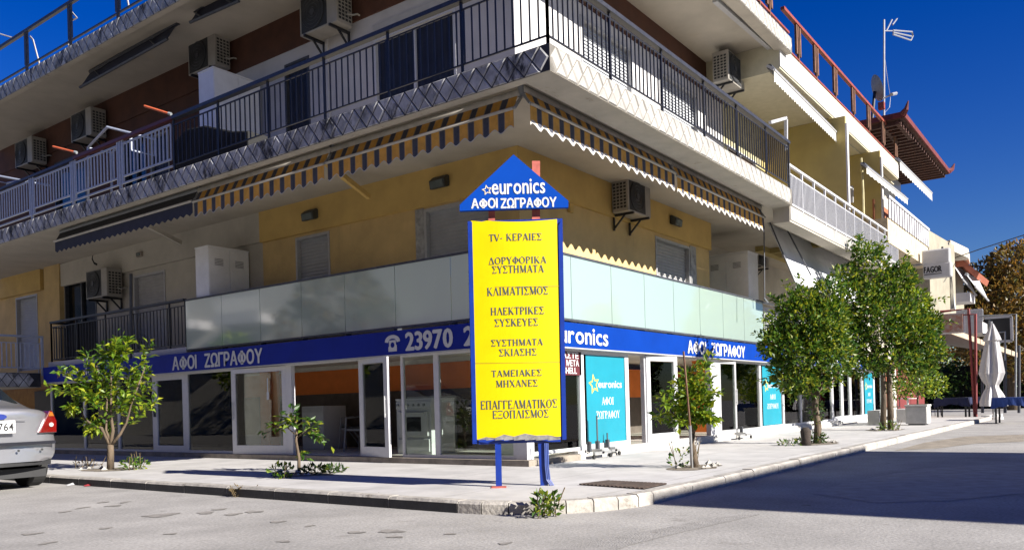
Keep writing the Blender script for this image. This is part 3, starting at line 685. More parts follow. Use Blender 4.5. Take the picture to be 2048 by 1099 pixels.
rr = MB(); rr.bar((x_, yb, 6.27), (x_, ly(150, 320, x_), 6.27), .09, .06, 0); rr.bar((x_, ly(150, 320, x_), 6.25), (x_, BL, 6.25), .08, .05, 1); rr.build('handrail', [M('maroon_handrail', (.14, .03, .025), .5), M('navy_handrail', (.03, .03, .06), .5)], B)

# second-floor walls
Z2a, Z2b = S1 + .16, S2
def u2(u, v): return ly(u, v, XW)
LB2 = 1 + (7.97 - 1) * 1.035
h1 = (u2(912, 100), u2(748, 100), Z2a, lz(830, 12, XW)); h1 = (h1[0], h1[1], Z2a + .1, 8.0)
h2 = (u2(620, 180), u2(571, 200), Z2a, lz(600, 118, XW))
h3 = (u2(338, 270), u2(300, 270), Z2a, 7.6)
h4 = (18.6, 19.6, Z2a, 7.9); h5 = (21.5, 23.2, Z2a, 7.9)
w5 = MB(); wall_holes(w5, 'x', XW, .25, YW, 15.2, Z2a, LB2, [h1, h2]); w5.build('wall', white_w, B)
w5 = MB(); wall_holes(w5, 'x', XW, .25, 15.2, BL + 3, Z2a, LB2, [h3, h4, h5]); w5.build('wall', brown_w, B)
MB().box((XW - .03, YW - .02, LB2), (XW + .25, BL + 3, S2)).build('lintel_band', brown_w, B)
MB().box((XW - .05, u2(645, 150), Z2a), (XW - .001, u2(660, 150), LB2)).build('pilaster', white_w, B)
dark_window('x', XW, h1[0], h1[1], h1[2], 7.75, 1, alu, curtain=curt)
MB().box((XW - .02, h1[0], 7.752), (XW + .2, h1[1], 8.0)).build('shutter_box', slat_m, B)
dark_window('x', XW, h2[0], h2[1], h2[2], h2[3], 0, dark_steel, curtain=curt); dark_window('x', XW, h3[0], h3[1], h3[2], h3[3], 0, M('cream_frame', (.45, .4, .28), .6), curtain=curt)
dark_window('x', XW, h4[0], h4[1], h4[2], h4[3], 1, dark_steel); dark_window('x', XW, h5[0], h5[1], h5[2], h5[3], 1, dark_steel)
def r2(u, v): return rx(u, v, YW)
xr_end = r2(1446, 240)
hr = [(r2(1160, 60), r2(1262, 110), Z2a, 8.0), (r2(1318, 160), r2(1395, 220), Z2a, 8.0)]
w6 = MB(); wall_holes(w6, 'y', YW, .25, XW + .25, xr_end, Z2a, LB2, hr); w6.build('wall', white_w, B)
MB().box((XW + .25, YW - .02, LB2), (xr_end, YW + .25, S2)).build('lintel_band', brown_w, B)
for h in hr: shutter('y', YW, h[0], h[1], h[2], h[3], slat_b)
w7 = MB(); wall_holes(w7, 'y', YW, .25, xr_end, xr_end + 2.6, Z2a, S2, [(xr_end + .2, xr_end + 2.2, Z2a, 7.3)]); w7.build('wall', M('pale_yellow_wall', (.62, .56, .34), .85), B)
dark_window('y', YW, xr_end + .2, xr_end + 2.2, Z2a, 7.3, 1, alu, curtain=M('brown_curtain', (.09, .05, .035), .8))

# roof slab
zb3, zt3 = 8.747, 9.09
rs = MB(); rs.box((X3 + .12, Y3 + .25, S2), (XW + 6, BL, S2 + .2)); rs.box((XW + .1, Y3 + .25, S2 + .003), (18.62, YW + 6, S2 + .2)); rs.build('roof_slab', soffit_m, B)
XR_END = PY(1583, 80, Y3).x
eb = MB(); eb.box((X3, Y3 + .25, zb3), (X3 + .12, BL, zt3 - .005)); eb.box((X3, Y3, zb3), (XR_END, Y3 + .25, zt3 - .005)); eb.build('edge_beam', soffit2_m, B)
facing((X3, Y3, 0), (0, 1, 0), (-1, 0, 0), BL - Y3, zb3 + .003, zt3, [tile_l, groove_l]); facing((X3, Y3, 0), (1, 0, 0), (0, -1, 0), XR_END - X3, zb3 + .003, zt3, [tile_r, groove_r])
rt = MB(); x_ = X3 + .06; zr, zl = 10.07, 9.24
rt.bar((x_, Y3 + .1, zr), (x_, BL, zr), .07, .07); rt.bar((x_, Y3 + .1, zl), (x_, BL, zl), .035)
for u, v in ((53, 100), (140, 40), (236, 20)):
    y = ly(u, v, x_); rt.bar((x_, y, zt3 - .02), (x_, y, zr), .05)
    for s in (-.08, .08): rt.bar((x_, y + s, zl + .05), (x_, y + s, zr), .04, .02)
for y in (12.5, 10.4, 8.4): rt.bar((x_, y, zt3 - .02), (x_, y, zr), .05)
rt.build('roof_railing', dark_steel, B)
def roof_rail(parent, x0, x1, y, zt, zl, zbase, posts, mats):
    m = MB(); m.bar((x0, y, zt), (x1, y, zt), .09, .07, 0); m.bar((x0, y, zl), (x1, y, zl), .04, .04, 0)
    for x in posts:
        m.bar((x, y, zbase), (x, y, zt), .05, .05, 1)
        for s in (-.13, .13): m.bar((x + s, y, zl + .12), (x + s, y, zt), .05, .09, 1)
    return m.build('roof_railing', mats, parent)
roof_rail(B, X3 + .3, XR_END, Y3 + .06, zr, zl, zt3 - .02, [PY(1545, 60, Y3).x, PY(1525, 40, Y3).x, PY(1505, 30, Y3).x], [red_iron, rust_iron])
for pts in ([(60, 73), (66, 80), (79, 128)], [(139, 75), (137, 90), (146, 105), (148, 112)], [(144, 25), (154, 36), (144, 41)], [(0, 68), (32, 78)], [(255, 0), (258, 16)]):
    MB().tube([PX(u, v, X3 + .1) for u, v in pts], .02, 6).build('vent_pipe', M('bare_pipe', (.55, .52, .5), .5), B)

# ------------------------------------------------------------------ shop fascia signs and window posters
fs = thing('shop_sign', 'long blue fascia sign on the shaded front with telephone symbol and number', 'sign', (9.62, 12, 2.05))
FZ0, FZ1 = 1.865, 2.245
MB().box((9.60, 6.78, FZ0), (9.74, LFE, FZ1)).build('sign_board', blue_sign, fs)
MB().box((9.595, 6.775, FZ0 - .022), (9.745, LFE, FZ0 - .002)).build('trim', alu_g, fs)
fx = 9.592
def ltext(body, ua, ub, z0, h, bold=.02):
    a, b = ly(ua, 700, fx), ly(ub, 700, fx); put_text(MB(), body, (fx, a, z0), FX, UP, a - b, h, bold).build('lettering', letter_w, fs)
ltext('ΑΦΟΙ', 344, 392, 1.915, .27, .03); ltext('ΖΩΓΡΑΦΟΥ', 409, 524, 1.915, .27, .03); ltext('23970', 812, 905, 1.915, .28, .035); ltext('2', 929, 949, 1.915, .28, .035)
a, b = ly(125, 745, fx), ly(191, 745, fx); put_text(MB(), 'euronics', (fx, a, 1.975), FX, UP, a - b, .16, .02).build('lettering', letter_w, fs)
# telephone symbol
lt = MB(); c = Vector((fx, ly(785, 690, fx), 2.06)); s = .165
arc_o = [(math.cos(R(t)) * 1.02, math.sin(R(t)) * .62) for t in range(12, 169, 12)]; arc_i = [(math.cos(R(t)) * .52, math.sin(R(t)) * .26) for t in range(168, 11, -12)]
lt.poly([c + FX * (x * s) + UP * ((y + .12) * s) for x, y in [(1.05, -.05), *arc_o, (-1.05, -.05), (-.58, -.12), *arc_i, (.58, -.12)]])
for t in range(24):      # dial body with a round hole
    t0, t1 = R(15 * t), R(15 * t + 15)
    def sq(a_): 
        x, y = math.cos(a_), math.sin(a_); k = .55 / max(abs(x), abs(y)); x, y = x * k, y * k; return (x * (.85 if y > 0 else 1.05), y - .33)
    q = [sq(t0), sq(t1), (math.cos(t1) * .27, math.sin(t1) * .27 - .25), (math.cos(t0) * .27, math.sin(t0) * .27 - .25)]
    lt.poly([c + FX * (x * s) + UP * (y * s) for x, y in q])
lt.build('telephone_symbol', letter_w, fs)
star_m = M('gold_star', (.62, .36, .10), .5)
sm = MB(); star_outline(sm, (fx, ly(117, 748, fx), 2.05), FX, UP, .12, .34); sm.build('star_logo', star_m, fs)

fr_ = thing('shop_sign', 'long blue fascia sign on the sunlit front, behind the small tree', 'sign', (20, 6.85, 2.05))
MB().box((9.745, 6.80, FZ0), (RFE, 6.93, FZ1)).build('sign_board', blue_sign_r, fr_)
MB().box((9.75, 6.795, FZ0 - .022), (RFE, 6.935, FZ0 - .002)).build('trim', alu_g, fr_)
fy = 6.792
def rtext( body, ua, ub, v, z0, h, bold=.02, y=fy):
    a, b = rx(ua, v, y), rx(ub, v, y); put_text(MB(), body, (a, y, z0), FY, UP, b - a, h, bold).build('lettering', letter_w, fr_)
rtext('euronics', 1102, 1216, 680, 1.93, .25, .012); rtext('ΑΦΟΙ', 1376, 1412, 700, 1.92, .25, .03); rtext('ΖΩΓΡΑΦΟΥ', 1424, 1490, 706, 1.92, .25, .03)
rtext('euronics', 1575, 1630, 710, 1.955, .19, .015); rtext('ΑΦΟΙ', 1655, 1675, 720, 1.94, .19, .03); rtext('ΖΩΓΡΑΦΟΥ', 1682, 1722, 726, 1.94, .19, .03)
sm = MB(); star_outline(sm, (rx(1090, 680, fy), fy, 2.05), FY, UP, .13, .34); sm.build('star_logo', letter_w, fr_)

def poster(u0, u1, label, big):
    a, b = rx(u0, 800, YS), rx(u1, 800, YS); yy = YS - .012; w = b - a
    t = thing('window_poster', label, 'poster', ((a + b) / 2, yy, .9), 'cyan posters in the shop windows')
    MB().box((a, yy, .325), (b, yy + .006, 1.785)).build('poster_sheet', cyan_m, t)
    y_ = yy - .002
    put_text(MB(), 'euronics', (a + .29 * w, y_, 1.245), FY, UP, .62 * w, .115, .015).build('lettering', letter_w, t)
    for body, z, k in (('ΑΦΟΙ', 1.02, .31), ('ΖΩΓΡΑΦΟΥ', .79, .62)): serif_text(MB(), body, (a + .525 * w, y_, z), FY, UP, k * w, .125, (0, -1, 0)).build('lettering', letter_w, t)
    s_ = MB(); star_outline(s_, (a + .185 * w, y_, 1.30), FY, UP, .11 * w / .95 + .03, .36); s_.build('star_logo', M('yellow_star', (.72, .70, .12), .5), t)
poster(1172.5, 1249, 'largest cyan poster, in the window beside the yellow totem sign', 1)
poster(1525, 1561.5, 'cyan poster in the window between the two street trees and the open white door', 1)
poster(1729, 1745.5, 'narrow cyan poster farthest down the shop front, past the second big tree', 1)
t = thing('window_notice', 'maroon notice with white capitals at the top of the corner window', 'notice', (11, YS, 1.6))
a, b = rx(1100, 735, YS), rx(1159.5, 735, YS); yy = YS - .03
MB().box((a, yy, 1.44), (b, yy + .005, 1.815)).build('notice_sheet', M('maroon_sheet', (.13, .018, .025), .5), t)
for body, z, ua, ub in (('ΙΑΣΤΕ', 1.705, 1122, 1157), ('ΜΕΤΑ', 1.585, 1133, 1157.5), ('SHELL', 1.465, 1126, 1153)):
    p, q = rx(ua, 735, yy), rx(ub, 735, yy); put_text(MB(), body, (p, yy - .003, z), FY, UP, q - p, .095, .02).build('lettering', letter_w, t)
t = thing('window_notice', 'dark notice with pale capitals in the shaded window behind the leafy left tree', 'notice', (XS, 17.2, 1.6))
MB().box((XS - .03, L_(307, 775), 1.5), (XS - .025, L_(262, 775), 1.78)).build('notice_sheet', M('dark_notice', (.03, .03, .04), .5), t)
m = MB(); a, b = L_(266, 770), L_(305, 770); put_text(m, 'ΙΑΣΤΕ', (XS - .033, a, 1.65), FX, UP, a - b, .08, .02); m.build('lettering', letter_w, t)
t = thing('hours_sticker', 'small white paper hanging inside the glass of the open door', 'sticker', (XS, 13.4, 1.4))
p = PX(534, 770, 9.65); MB().box((9.66, p.y - .03, 1.22), (9.665, p.y + .03, 1.36)).box((9.66, p.y - .012, 1.36), (9.665, p.y + .012, 1.62)).build('paper', letter_w, t)

# ------------------------------------------------------------------ goods in the shop
t = thing('cooker', 'white electric cooker standing behind the glass beside the open door', 'cooker', (10.5, 9.5, .21))
x0, y0, y1, z0 = 10.15, 9.16, 9.95, .212
MB().box((x0, y0, z0), (x0 + .6, y1, 1.12)).box((x0 - .01, y0 - .01, 1.12), (x0 + .6, y1 + .01, 1.15)).box((x0 - .012, y0, .98), (x0 - .001, y1, 1.10)).build('body', enamel, t, bevel=.008)
MB().box((x0 - .03, y0 + .06, .52), (x0 - .002, y1 - .06, .93)).build('oven_door', enamel, t, bevel=.006)
MB().box((x0 - .034, y0 + .2, .6), (x0 - .031, y1 - .2, .84)).build('oven_window', dark_glass, t)
MB().box((x0 - .02, y0 + .04, .26), (x0 - .002, y1 - .04, .47)).build('drawer', enamel, t, bevel=.005)
for k in range(6): MB().disc((x0 - .014, y0 + .14 + k * .12, 1.04), (-1, 0, 0), .022, .02, seg=10).build('knob', steel_m, t)
MB().tube([(x0 - .05, y0 + .12, .91), (x0 - .05, y1 - .12, .91)], .01, 6).build('handle', enamel, t)
t = thing('refrigerator', 'plain white appliance seen from its side behind the window left of the yellow sign', 'appliance', (10.6, 8.0, .21))
MB().box((10.3, 7.3, .212), (10.9, 7.95, 1.16)).build('body', enamel, t, bevel=.01); MB().box((10.27, 7.31, .3), (10.298, 7.94, 1.15)).build('door', enamel, t, bevel=.006); MB().bar((10.25, 7.4, .8), (10.25, 7.4, 1.05), .02).build('handle', steel_m, t)
t = thing('washing_machine', 'white appliance just inside the open shop doorway, behind the smallest tree', 'appliance', (11.3, 11.7, .21))
MB().box((10.9, 12.7, .212), (11.5, 13.35, 1.08)).build('body', enamel, t, bevel=.01); MB().disc((10.898, 13.02, .62), (-1, 0, 0), .2, .02).build('door', steel_m, t); MB().box((10.89, 12.72, .95), (10.898, 13.33, 1.06)).build('control_panel', alu_g, t)
t = thing('folding_chair', 'dark tubular armchair standing inside the open shop doorway', 'chair', (11.2, 11.2, .21))
def seat(t, cx, cy, z):
    m = MB()
    for s in (-.28, .28):
        m.tube([(cx - .3, cy + s, z), (cx - .22, cy + s, z + .62), (cx + .1, cy + s, z + .64)], .014, 6); m.tube([(cx + .3, cy + s, z), (cx - .1, cy + s, z + .45)], .014, 6)
    m.bar((cx - .22, cy - .28, z + .40), (cx - .22, cy + .28, z + .40), .025); m.build('frame', steel_m, t)
    MB().box((cx - .24, cy - .26, z + .42), (cx + .24, cy + .26, z + .45)).build('seat', black_m, t)
    MB().obox((cx + .3, cy, z + .78), (.08, 0, .34), (0, .26, 0), (.012, 0, -.003)).build('backrest', black_m, t)
seat(t, 10.75, 11.35, .212); t = thing('folding_chair', 'second dark armchair deeper inside the doorway, beside the white appliance', 'chair', (11.2, 12.1, .21)); seat(t, 11.3, 12.1, .212)
t = thing('heater_box', 'dark grey appliance in the shadow behind the cooker at the back of the shop', 'appliance', (11.5, 10.3, .21))
MB().box((11.2, 10.0, .212), (11.8, 10.7, 1.2)).build('body', steel_m, t, bevel=.01); MB().box((11.18, 10.05, .4), (11.199, 10.65, 1.15)).build('door', dark_steel, t)

# ------------------------------------------------------------------ awnings
c_or = M('orange_canvas', (.86, .45, .085), .85, scale=9, var=.10); c_nv = M('navy_canvas', (.075, .08, .115), .85, scale=9, var=.15)
c_ed = M('canvas_edge', (.33, .26, .18), .85); hem_lit_m = M('hem_and_sunlit_edge', (.74, .72, .68), .8); bar_m = M('awning_bar', (.70, .66, .58), .45)  # on the sunny awnings the hem colour also paints the lit lower edge
def striped(label, axis, at, s0, s1, ztop, zbar, zbot, inset, hem_lit, split=True):
    """retracted striped awning: roll under the soffit, canvas to the front bar, scalloped valance"""
    a, b = min(s0, s1), max(s0, s1)
    loc = (at, (a + b) / 2, zbar) if axis == 'x' else ((a + b) / 2, at, zbar)
    t = thing('striped_awning', label, 'awning', loc, 'orange and navy striped awnings')
    def Q(s_, o, z): return (at + o, s_, z) if axis == 'x' else (s_, at + o, z)
    per = .262; n = max(1, round((b - a) / per)); per = (b - a) / n; cv = MB(); va = MB()
    sub = [(0, .02, 2), (.02, .56, 0), (.56, .60, 2), (.60, .96, 1), (.96, 1.0, 2)]
    ph = RNG.random() * .3
    for k in range(n):
        for f0, f1, mi in sub:
            q0, q1 = a + (k + f0) * per, a + (k + f1) * per
            cv.poly([Q(q0, inset, ztop), Q(q1, inset, ztop), Q(q1, .004, zbar), Q(q0, .004, zbar)], mi)
            m_ = 4 if f1 - f0 > .1 else 1
            for j in range(m_):
                e0, e1 = q0 + (q1 - q0) * j / m_, q0 + (q1 - q0) * (j + 1) / m_
                zz = lambda s_: zbot + .055 * (abs(math.sin(math.pi * ((s_ - a) / per - .30))) ** 1.0) * .0 + .04 * (1 - math.cos(2 * math.pi * ((s_ - a) / per - .78)))
                ff = lambda s_: .012 * math.sin(2 * math.pi * (s_ - a) / per)
                va.poly([Q(e0, .0, zbar - .01), Q(e1, .0, zbar - .01), Q(e1, ff(e1), zz(e1) + hem_lit), Q(e0, ff(e0), zz(e0) + hem_lit)], mi)
                va.poly([Q(e0, ff(e0), zz(e0) + hem_lit), Q(e1, ff(e1), zz(e1) + hem_lit), Q(e1, ff(e1), zz(e1)), Q(e0, ff(e0), zz(e0))], 3)
    cv.build('canvas', [c_or, c_nv, c_ed], t, recalc=False); va.build('valance', [c_or, c_nv, c_ed, hem_lit_m], t, recalc=False)
    MB().tube([Q(a, -.02, zbar), Q(b, -.02, zbar)], .022, 8).build('front_bar', bar_m, t, smooth=True)
    MB().tube([Q(a - .03, inset, ztop - .03), Q(b + .03, inset, ztop - .03)], .055, 10).build('roller', bar_m, t, smooth=True)
    for e in (a - .03, b + .03):
        m = MB(); m.obox(Q(e, inset, ztop - .02), (.03, 0, 0), (0, .03, 0), (0, 0, .07)); m.bar(Q(e, inset, ztop - .08), Q(e, -.02, zbar), .03); m.build('bracket', steel_m, t)
    return t
AXL = 8.60; k_ = AXL / 8.4
zl_ = lambda z: 1 + (z - 1) * k_
striped('striped awning on the shaded side, ending at the balcony corner', 'x', AXL, ly(655, 330, AXL), ly(1027, 215, AXL), zl_(4.975), zl_(4.715), zl_(4.435), .14, .012)
striped('striped awning on the shaded side, next to the plain navy awning', 'x', AXL, ly(388, 405, AXL), ly(648, 330, AXL), zl_(4.975), zl_(4.715), zl_(4.435), .14, .012)
AYR = 6.03; k2 = AYR / 5.5
zr_ = lambda z: 1 + (z - 1) * k2
striped('striped awning on the sunny side, nearer the balcony corner', 'y', AYR, rx(1060, 215, AYR), rx(1349, 348, AYR), zr_(4.745), zr_(4.525), zr_(4.245), .10, .045)  # widened hem stands in for the sunlit foot of the valance
striped('striped awning on the sunny side, farther from the balcony corner', 'y', AYR, rx(1354, 350, AYR), rx(1528, 442, AYR), zr_(4.745), zr_(4.50), zr_(4.215), .10, .045)  # same painted sunlit edge along the valance
t = thing('plain_awning', 'plain navy awning with a pale bar under the second floor balcony', 'awning', (AXL, 15.5, 4.8))
c_n2 = M('charcoal_canvas', (.045, .045, .05), .85); c_n3 = M('navy_valance', (.03, .036, .075), .85)
a, b = ly(385, 400, AXL), ly(110, 485, AXL)
MB().poly([(AXL + .14, a, 5.09), (AXL + .14, b, 5.09), (AXL, b, 4.83), (AXL, a, 4.83)]).build('canvas', c_n2, t)
v = MB(); n = 26
for k in range(n):
    for j in range(4):
        e0, e1 = a + (b - a) * (k + j / 4) / n, a + (b - a) * (k + (j + 1) / 4) / n; zz = lambda q: 4.60 + .025 * math.cos(2 * math.pi * (q - a) / (b - a) * n)
        v.poly([(AXL, e0, 4.82), (AXL, e1, 4.82), (AXL, e1, zz(e1)), (AXL, e0, zz(e0))])
v.build('valance', c_n3, t); MB().tube([(AXL - .02, a, 4.83), (AXL - .02, b, 4.83)], .024, 8).build('front_bar', bar_m, t); MB().tube([(AXL + .14, a, 5.06), (AXL + .14, b, 5.06)], .05, 8).build('roller', steel_m, t)
for e in (a, b): MB().bar((AXL + .14, e, 5.02), (AXL, e, 4.82), .03).build('bracket', steel_m, t)
# struts under the soffit
for i, (u, v_) in enumerate(((685, 365), (305, 470))):
    p = PX(u, v_, 9.6); b_ = MB().bar((p.x - .5, p.y - .1, S1 - .03), (p.x + .75, p.y + .15, S1 - .35), .07, .09); b_.build('soffit_beam', beam_m if i == 0 else cream_w, B)

# navy awnings rolled under the roof slab, shaded side
ax_ = 9.3
def roof_awning(label, pa, pb, drop):
    a, b = PX(*pa, ax_), PX(*pb, ax_); t = thing('rolled_awning', label, 'awning', tuple((a + b) / 2), 'navy awnings under the roof slab')
    MB().poly([(ax_ + .25, a.y, a.z + drop), (ax_ + .25, b.y, b.z + drop), (ax_, b.y, b.z), (ax_, a.y, a.z)]).build('canvas', c_n3, t)
    MB().tube([tuple(a), tuple(b)], .03, 8).build('front_bar', dark_steel, t); MB().tube([(ax_ + .25, a.y, a.z + drop), (ax_ + .25, b.y, b.z + drop)], .05, 8).build('roller', dark_steel, t)
    for q in (a.lerp(b, .12), a.lerp(b, .75)): MB().tube([(ax_ + .25, q.y, q.z + drop), (ax_ + .1, q.y + .4, q.z + drop * .6), (ax_, q.y, q.z)], .02, 6).build('arm', dark_steel, t)
roof_awning('navy rolled awning under the roof slab at the upper left', (335, 78), (160, 175), .42); roof_awning('navy rolled awning under the roof slab above the two wall units', (478, 2), (380, 45), .42)
# folded arms on the sunny side, under the roof slab
t = thing('folded_awning', 'folded awning with bare metal arms under the roof slab on the sunny side', 'awning', (14.5, 6.35, 8.6))
ya = 6.15
MB().bar(PY(1430, 0, ya), PY(1551, 106, ya), .10, .08).build('front_bar', alu_g, t); MB().bar(PY(1445, 0, ya + .12), PY(1560, 100, ya + .12), .12, .09).build('roller', steel_m, t)
MB().tube([PY(1470, 10, ya), PY(1498, 45, ya)], .025, 6).build('arm', alu_g, t); MB().bar(PY(1490, 22, ya - .1), PY(1500, 34, ya - .1), .16).build('bracket', black_m, t)

# ------------------------------------------------------------------ wall lamps, air conditioners, cabinets on the building
lamp_body = M('lamp_body', (.06, .065, .06), .5); lamp_glass = M('lamp_lens', (.16, .19, .18), .2)
def flood(label, axis, p, w):
    t = thing('wall_floodlight', label, 'floodlight', tuple(p), 'floodlights on the first floor beam'); p = Vector(p); s = Vector((0, 1, 0)) if axis == 'x' else Vector((1, 0, 0)); o = Vector((-1, 0, 0)) if axis == 'x' else Vector((0, -1, 0))
    prof = [(.0, -.07), (.0, .10), (.05, .11), (.15, .03), (.13, -.11), (.06, -.10)]
    MB().prism([p - s * w / 2 + o * a + UP * b for a, b in prof], s * w).build('housing', lamp_body, t, bevel=.008)
    MB().obox(p + o * .147 + UP * -.04, s * (w / 2 - .03), (o * .01 + UP * .055), (o * .003), 0).build('lens', lamp_glass, t)
flood('floodlight on the ochre beam above the left shutter', 'x', PX(625, 431, XW - .09), .34); flood('floodlight on the ochre beam beside the peak of the totem sign', 'x', PX(884, 366, XW - .09), .34)
flood('floodlight on the sunny ochre beam above the corner shutter', 'y', PY(1346, 443, YW - .06), .34)
t = thing('wall_lamp', 'small stained bulkhead lamp on the grey wall right of the navy awning', 'lamp', tuple(PX(281, 509, XW - .08))); p = PX(281, 509, XW - .08)
MB().box((XW - .14, p.y - .12, p.z - .06), (XW - .08, p.y + .12, p.z + .06)).build('housing', M('rusty_white', (.45, .38, .3), .7), t, bevel=.02); MB().box((XW - .15, p.y - .08, p.z - .04), (XW - .141, p.y + .08, p.z + .04)).build('lens', lamp_glass, t)
t = thing('junction_box', 'pale cable box on the ochre wall beside the right tip of the blue gable', 'box', tuple(PY(1144, 414, YW - .06))); p = PY(1144, 414, YW - .06)
MB().box((p.x - .06, YW - .06, p.z - .09), (p.x + .06, YW, p.z + .09)).build('lid', beam_m, t, bevel=.01); MB().tube([(p.x, YW - .02, p.z + .09), (p.x, YW - .02, S1)], .01, 5).build('cable', beam_m, t)

ac_body = M('ac_casing', (.44, .41, .36), .5, scale=4, var=.08, stain=((.22, .13, .07), 4, .68, (1, 1, 1))); ac_dark = M('ac_grille', (.035, .037, .04), .6)
def ac_proto():
    t = thing('air_conditioner', 'air conditioner', 'air conditioner', (0, 0, 0), 'air conditioner units hung on the walls')
    w, h, d = .82, .56, .31
    MB().box((-d, -w / 2, -h / 2), (0, w / 2, h / 2)).build('casing', ac_body, t, bevel=.015)
    m = MB().disc((-d - .003, .1, 0), (-1, 0, 0), .25, .014, 0, 28).box((-d - .003, -.2, -.255), (-d - .001, .37, .255))
    m.build('fan_grille', ac_dark, t)
    m = MB()
    for r_ in (.235, .18, .125, .07):
        pts = [(-d - .022, .1 + math.cos(R(a)) * r_, math.sin(R(a)) * r_) for a in range(0, 361, 15)]; m.tube(pts, .0045, 4)
    m.disc((-d - .018, .1, 0), (-1, 0, 0), .05, .01, 0, 14); m.build('fan_guard', dark_steel, t)
    for sg in (-1, 1):
        m = MB()
        for i in range(4):
            for k in range(8): m.box((-d + .04 + i * .065, sg * (w / 2 + .001), -h / 2 + .06 + k * .055), (-d + .085 + i * .065, sg * (w / 2 + .004), -h / 2 + .095 + k * .055))
        m.build('side_vent', ac_dark, t)
    for s in (-.28, .28):
        b = MB(); b.bar((.05, s, -h / 2 - .02), (-d - .03, s, -h / 2 - .02), .035); b.bar((.05, s, -h / 2 - .25), (-d * .55, s, -h / 2 - .03), .025); b.bar((.04, s, -h / 2 - .27), (.04, s, -h / 2), .03); b.build('bracket', iron, t)
    m = MB().tube([(-.1, -w / 2, -.1), (-.08, -w / 2 - .09, -.14), (.0, -w / 2 - .1, -.1), (.05, -w / 2 - .1, -.1)], .014, 6); m.build('hose', M('pipe_lagging', (.5, .48, .42), .8), t)
    return t
AC0 = ac_proto(); first = [True]
def ac(label, loc, face='x', s=1.0):
    o = AC0 if first[0] else copy_tree(AC0)
    first[0] = False; o['label'] = label; o.location = loc; o.scale = (s, s, s)
    if face == 'y': o.rotation_euler = (0, 0, R(90))
    return o
def mid(u, v, x=None, y=None): return PX(u, v, x) if x else PY(u, v, y)
p = mid(196, 567, x=XW - .42); ac('air conditioner on the grey first floor wall, above the black railing', (XW - .08, p.y, p.z), 'x', 1.25)
p = mid(165, 250, x=XW - .42); ac('air conditioner in the gloom above the pale railing, right of its neighbour', (XW - .08, p.y, p.z), 'x', 1.25)
p = mid(50, 305, x=XW - .42); ac('leftmost air conditioner, in the gloom above the pale railing', (XW - .08, p.y, p.z), 'x', 1.25)
p = mid(400, 108, x=XW - .5); ac('air conditioner right above the tall white balcony cabinet', (XW - .1, p.y, p.z), 'x', 1.2)
p = mid(634, 20, x=XW - .5); ac('rust stained air conditioner cut by the top edge of the view', (XW - .1, p.y, p.z), 'x', 1.25)
p = mid(1274, 397, y=YW - .36); ac('air conditioner on the ochre wall right of the totem sign', (p.x - .02, YW - .08, p.z), 'y', 1.12)
p = mid(1467, 143, y=6.9); ac('rusty air conditioner on the brown band above the black railing', (p.x, 7.2, p.z), 'y', 1.2)
p = mid(1522, 513, y=8.35); ac('air conditioner in the shade behind the tall right balcony cabinet', (p.x, 8.62, p.z), 'y', 1.1)

def cabinet(label, x0, x1, y0, y1, z0, z1, doors, vents=True):
    t = thing('balcony_cabinet', label, 'cabinet', ((x0 + x1) / 2, (y0 + y1) / 2, z0), 'white metal cabinets on the balconies')
    MB().box((x0, y0, z0), (x1, y1, z1)).box((x0 - .012, y0 - .012, z1), (x1 + .012, y1 + .012, z1 + .025)).build('body', box_white, t, bevel=.006)
    side, = (doors,)
    n = 2; a, b = (y0, y1) if side in ('x-', 'x+') else (x0, x1)
    for k in range(n):
        q0, q1 = a + (b - a) * k / n + .012, a + (b - a) * (k + 1) / n - .012; c = (q0 + q1) / 2
        def bx(m, q0, q1, d0, d1, e0, e1):
            if side == 'y-': m.box((q0, y0 - d1, e0), (q1, y0 - d0, e1))
            elif side == 'x-': m.box((x0 - d1, q0, e0), (x0 - d0, q1, e1))
            return m
        d = bx(MB(), q0, q1, .001, .014, z0 + .03, z1 - .03).build('door', box_white, t, bevel=.004)
        if vents:
            v = MB()
            for j in range(5): bx(v, c - .1, c + .1, .0145, .018, z1 - .36 + j * .03, z1 - .345 + j * .03)
            v.build('vent', M('cabinet_vent', (.38, .38, .40), .6), d)
p = PX(408, 490, 10.25)
xc, yc = PZ(391, 598, 3.36).x, 0
a, b = PX(391, 540, 9.9), PX(378, 540, 9.9)
cabinet('white two door metal cabinet behind the greenish glass, shaded side', 9.76, 10.73, 14.72, 15.16, 2.4, 4.36, 'y-')
yc = 7.12; a, b, c_ = PY(1407, 540, yc), PY(1497, 540, yc), PY(1497, 503, yc)
cabinet('white two door metal cabinet above the frosted glass, sunny side', b.x, PY(1516, 540, yc).x, yc, 8.25, 2.4, c_.z, 'x-')
p0 = PX(426, 135, 9.6)
cabinet('tall plain white cabinet on the second floor behind the black railing', 9.6, 10.7, p0.y, p0.y + .5, S1 + .17, p0.z, 'y-', False)
t = thing('covered_bench', 'black covered heap behind the railing of the second floor', 'cover', (8.6, 11.5, S1 + .17))
y0, y1 = ly(505, 300, 8.5), ly(352, 290, 8.5); pts = [(0, 0), (0, .62), (.2, .78), (.45, .72), (.8, .45), (1, .36), (1, 0)]
MB().prism([(8.42, y1 + (y0 - y1) * a, S1 + .165 + b) for a, b in pts], (.45, 0, 0)).build('cover', M('black_tarpaulin', (.006, .006, .007), .8), t, bevel=.03)
MB().box((8.42, y0, S1 + .16), (8.87, y1, S1 + .17)).build('base', black_m, t)
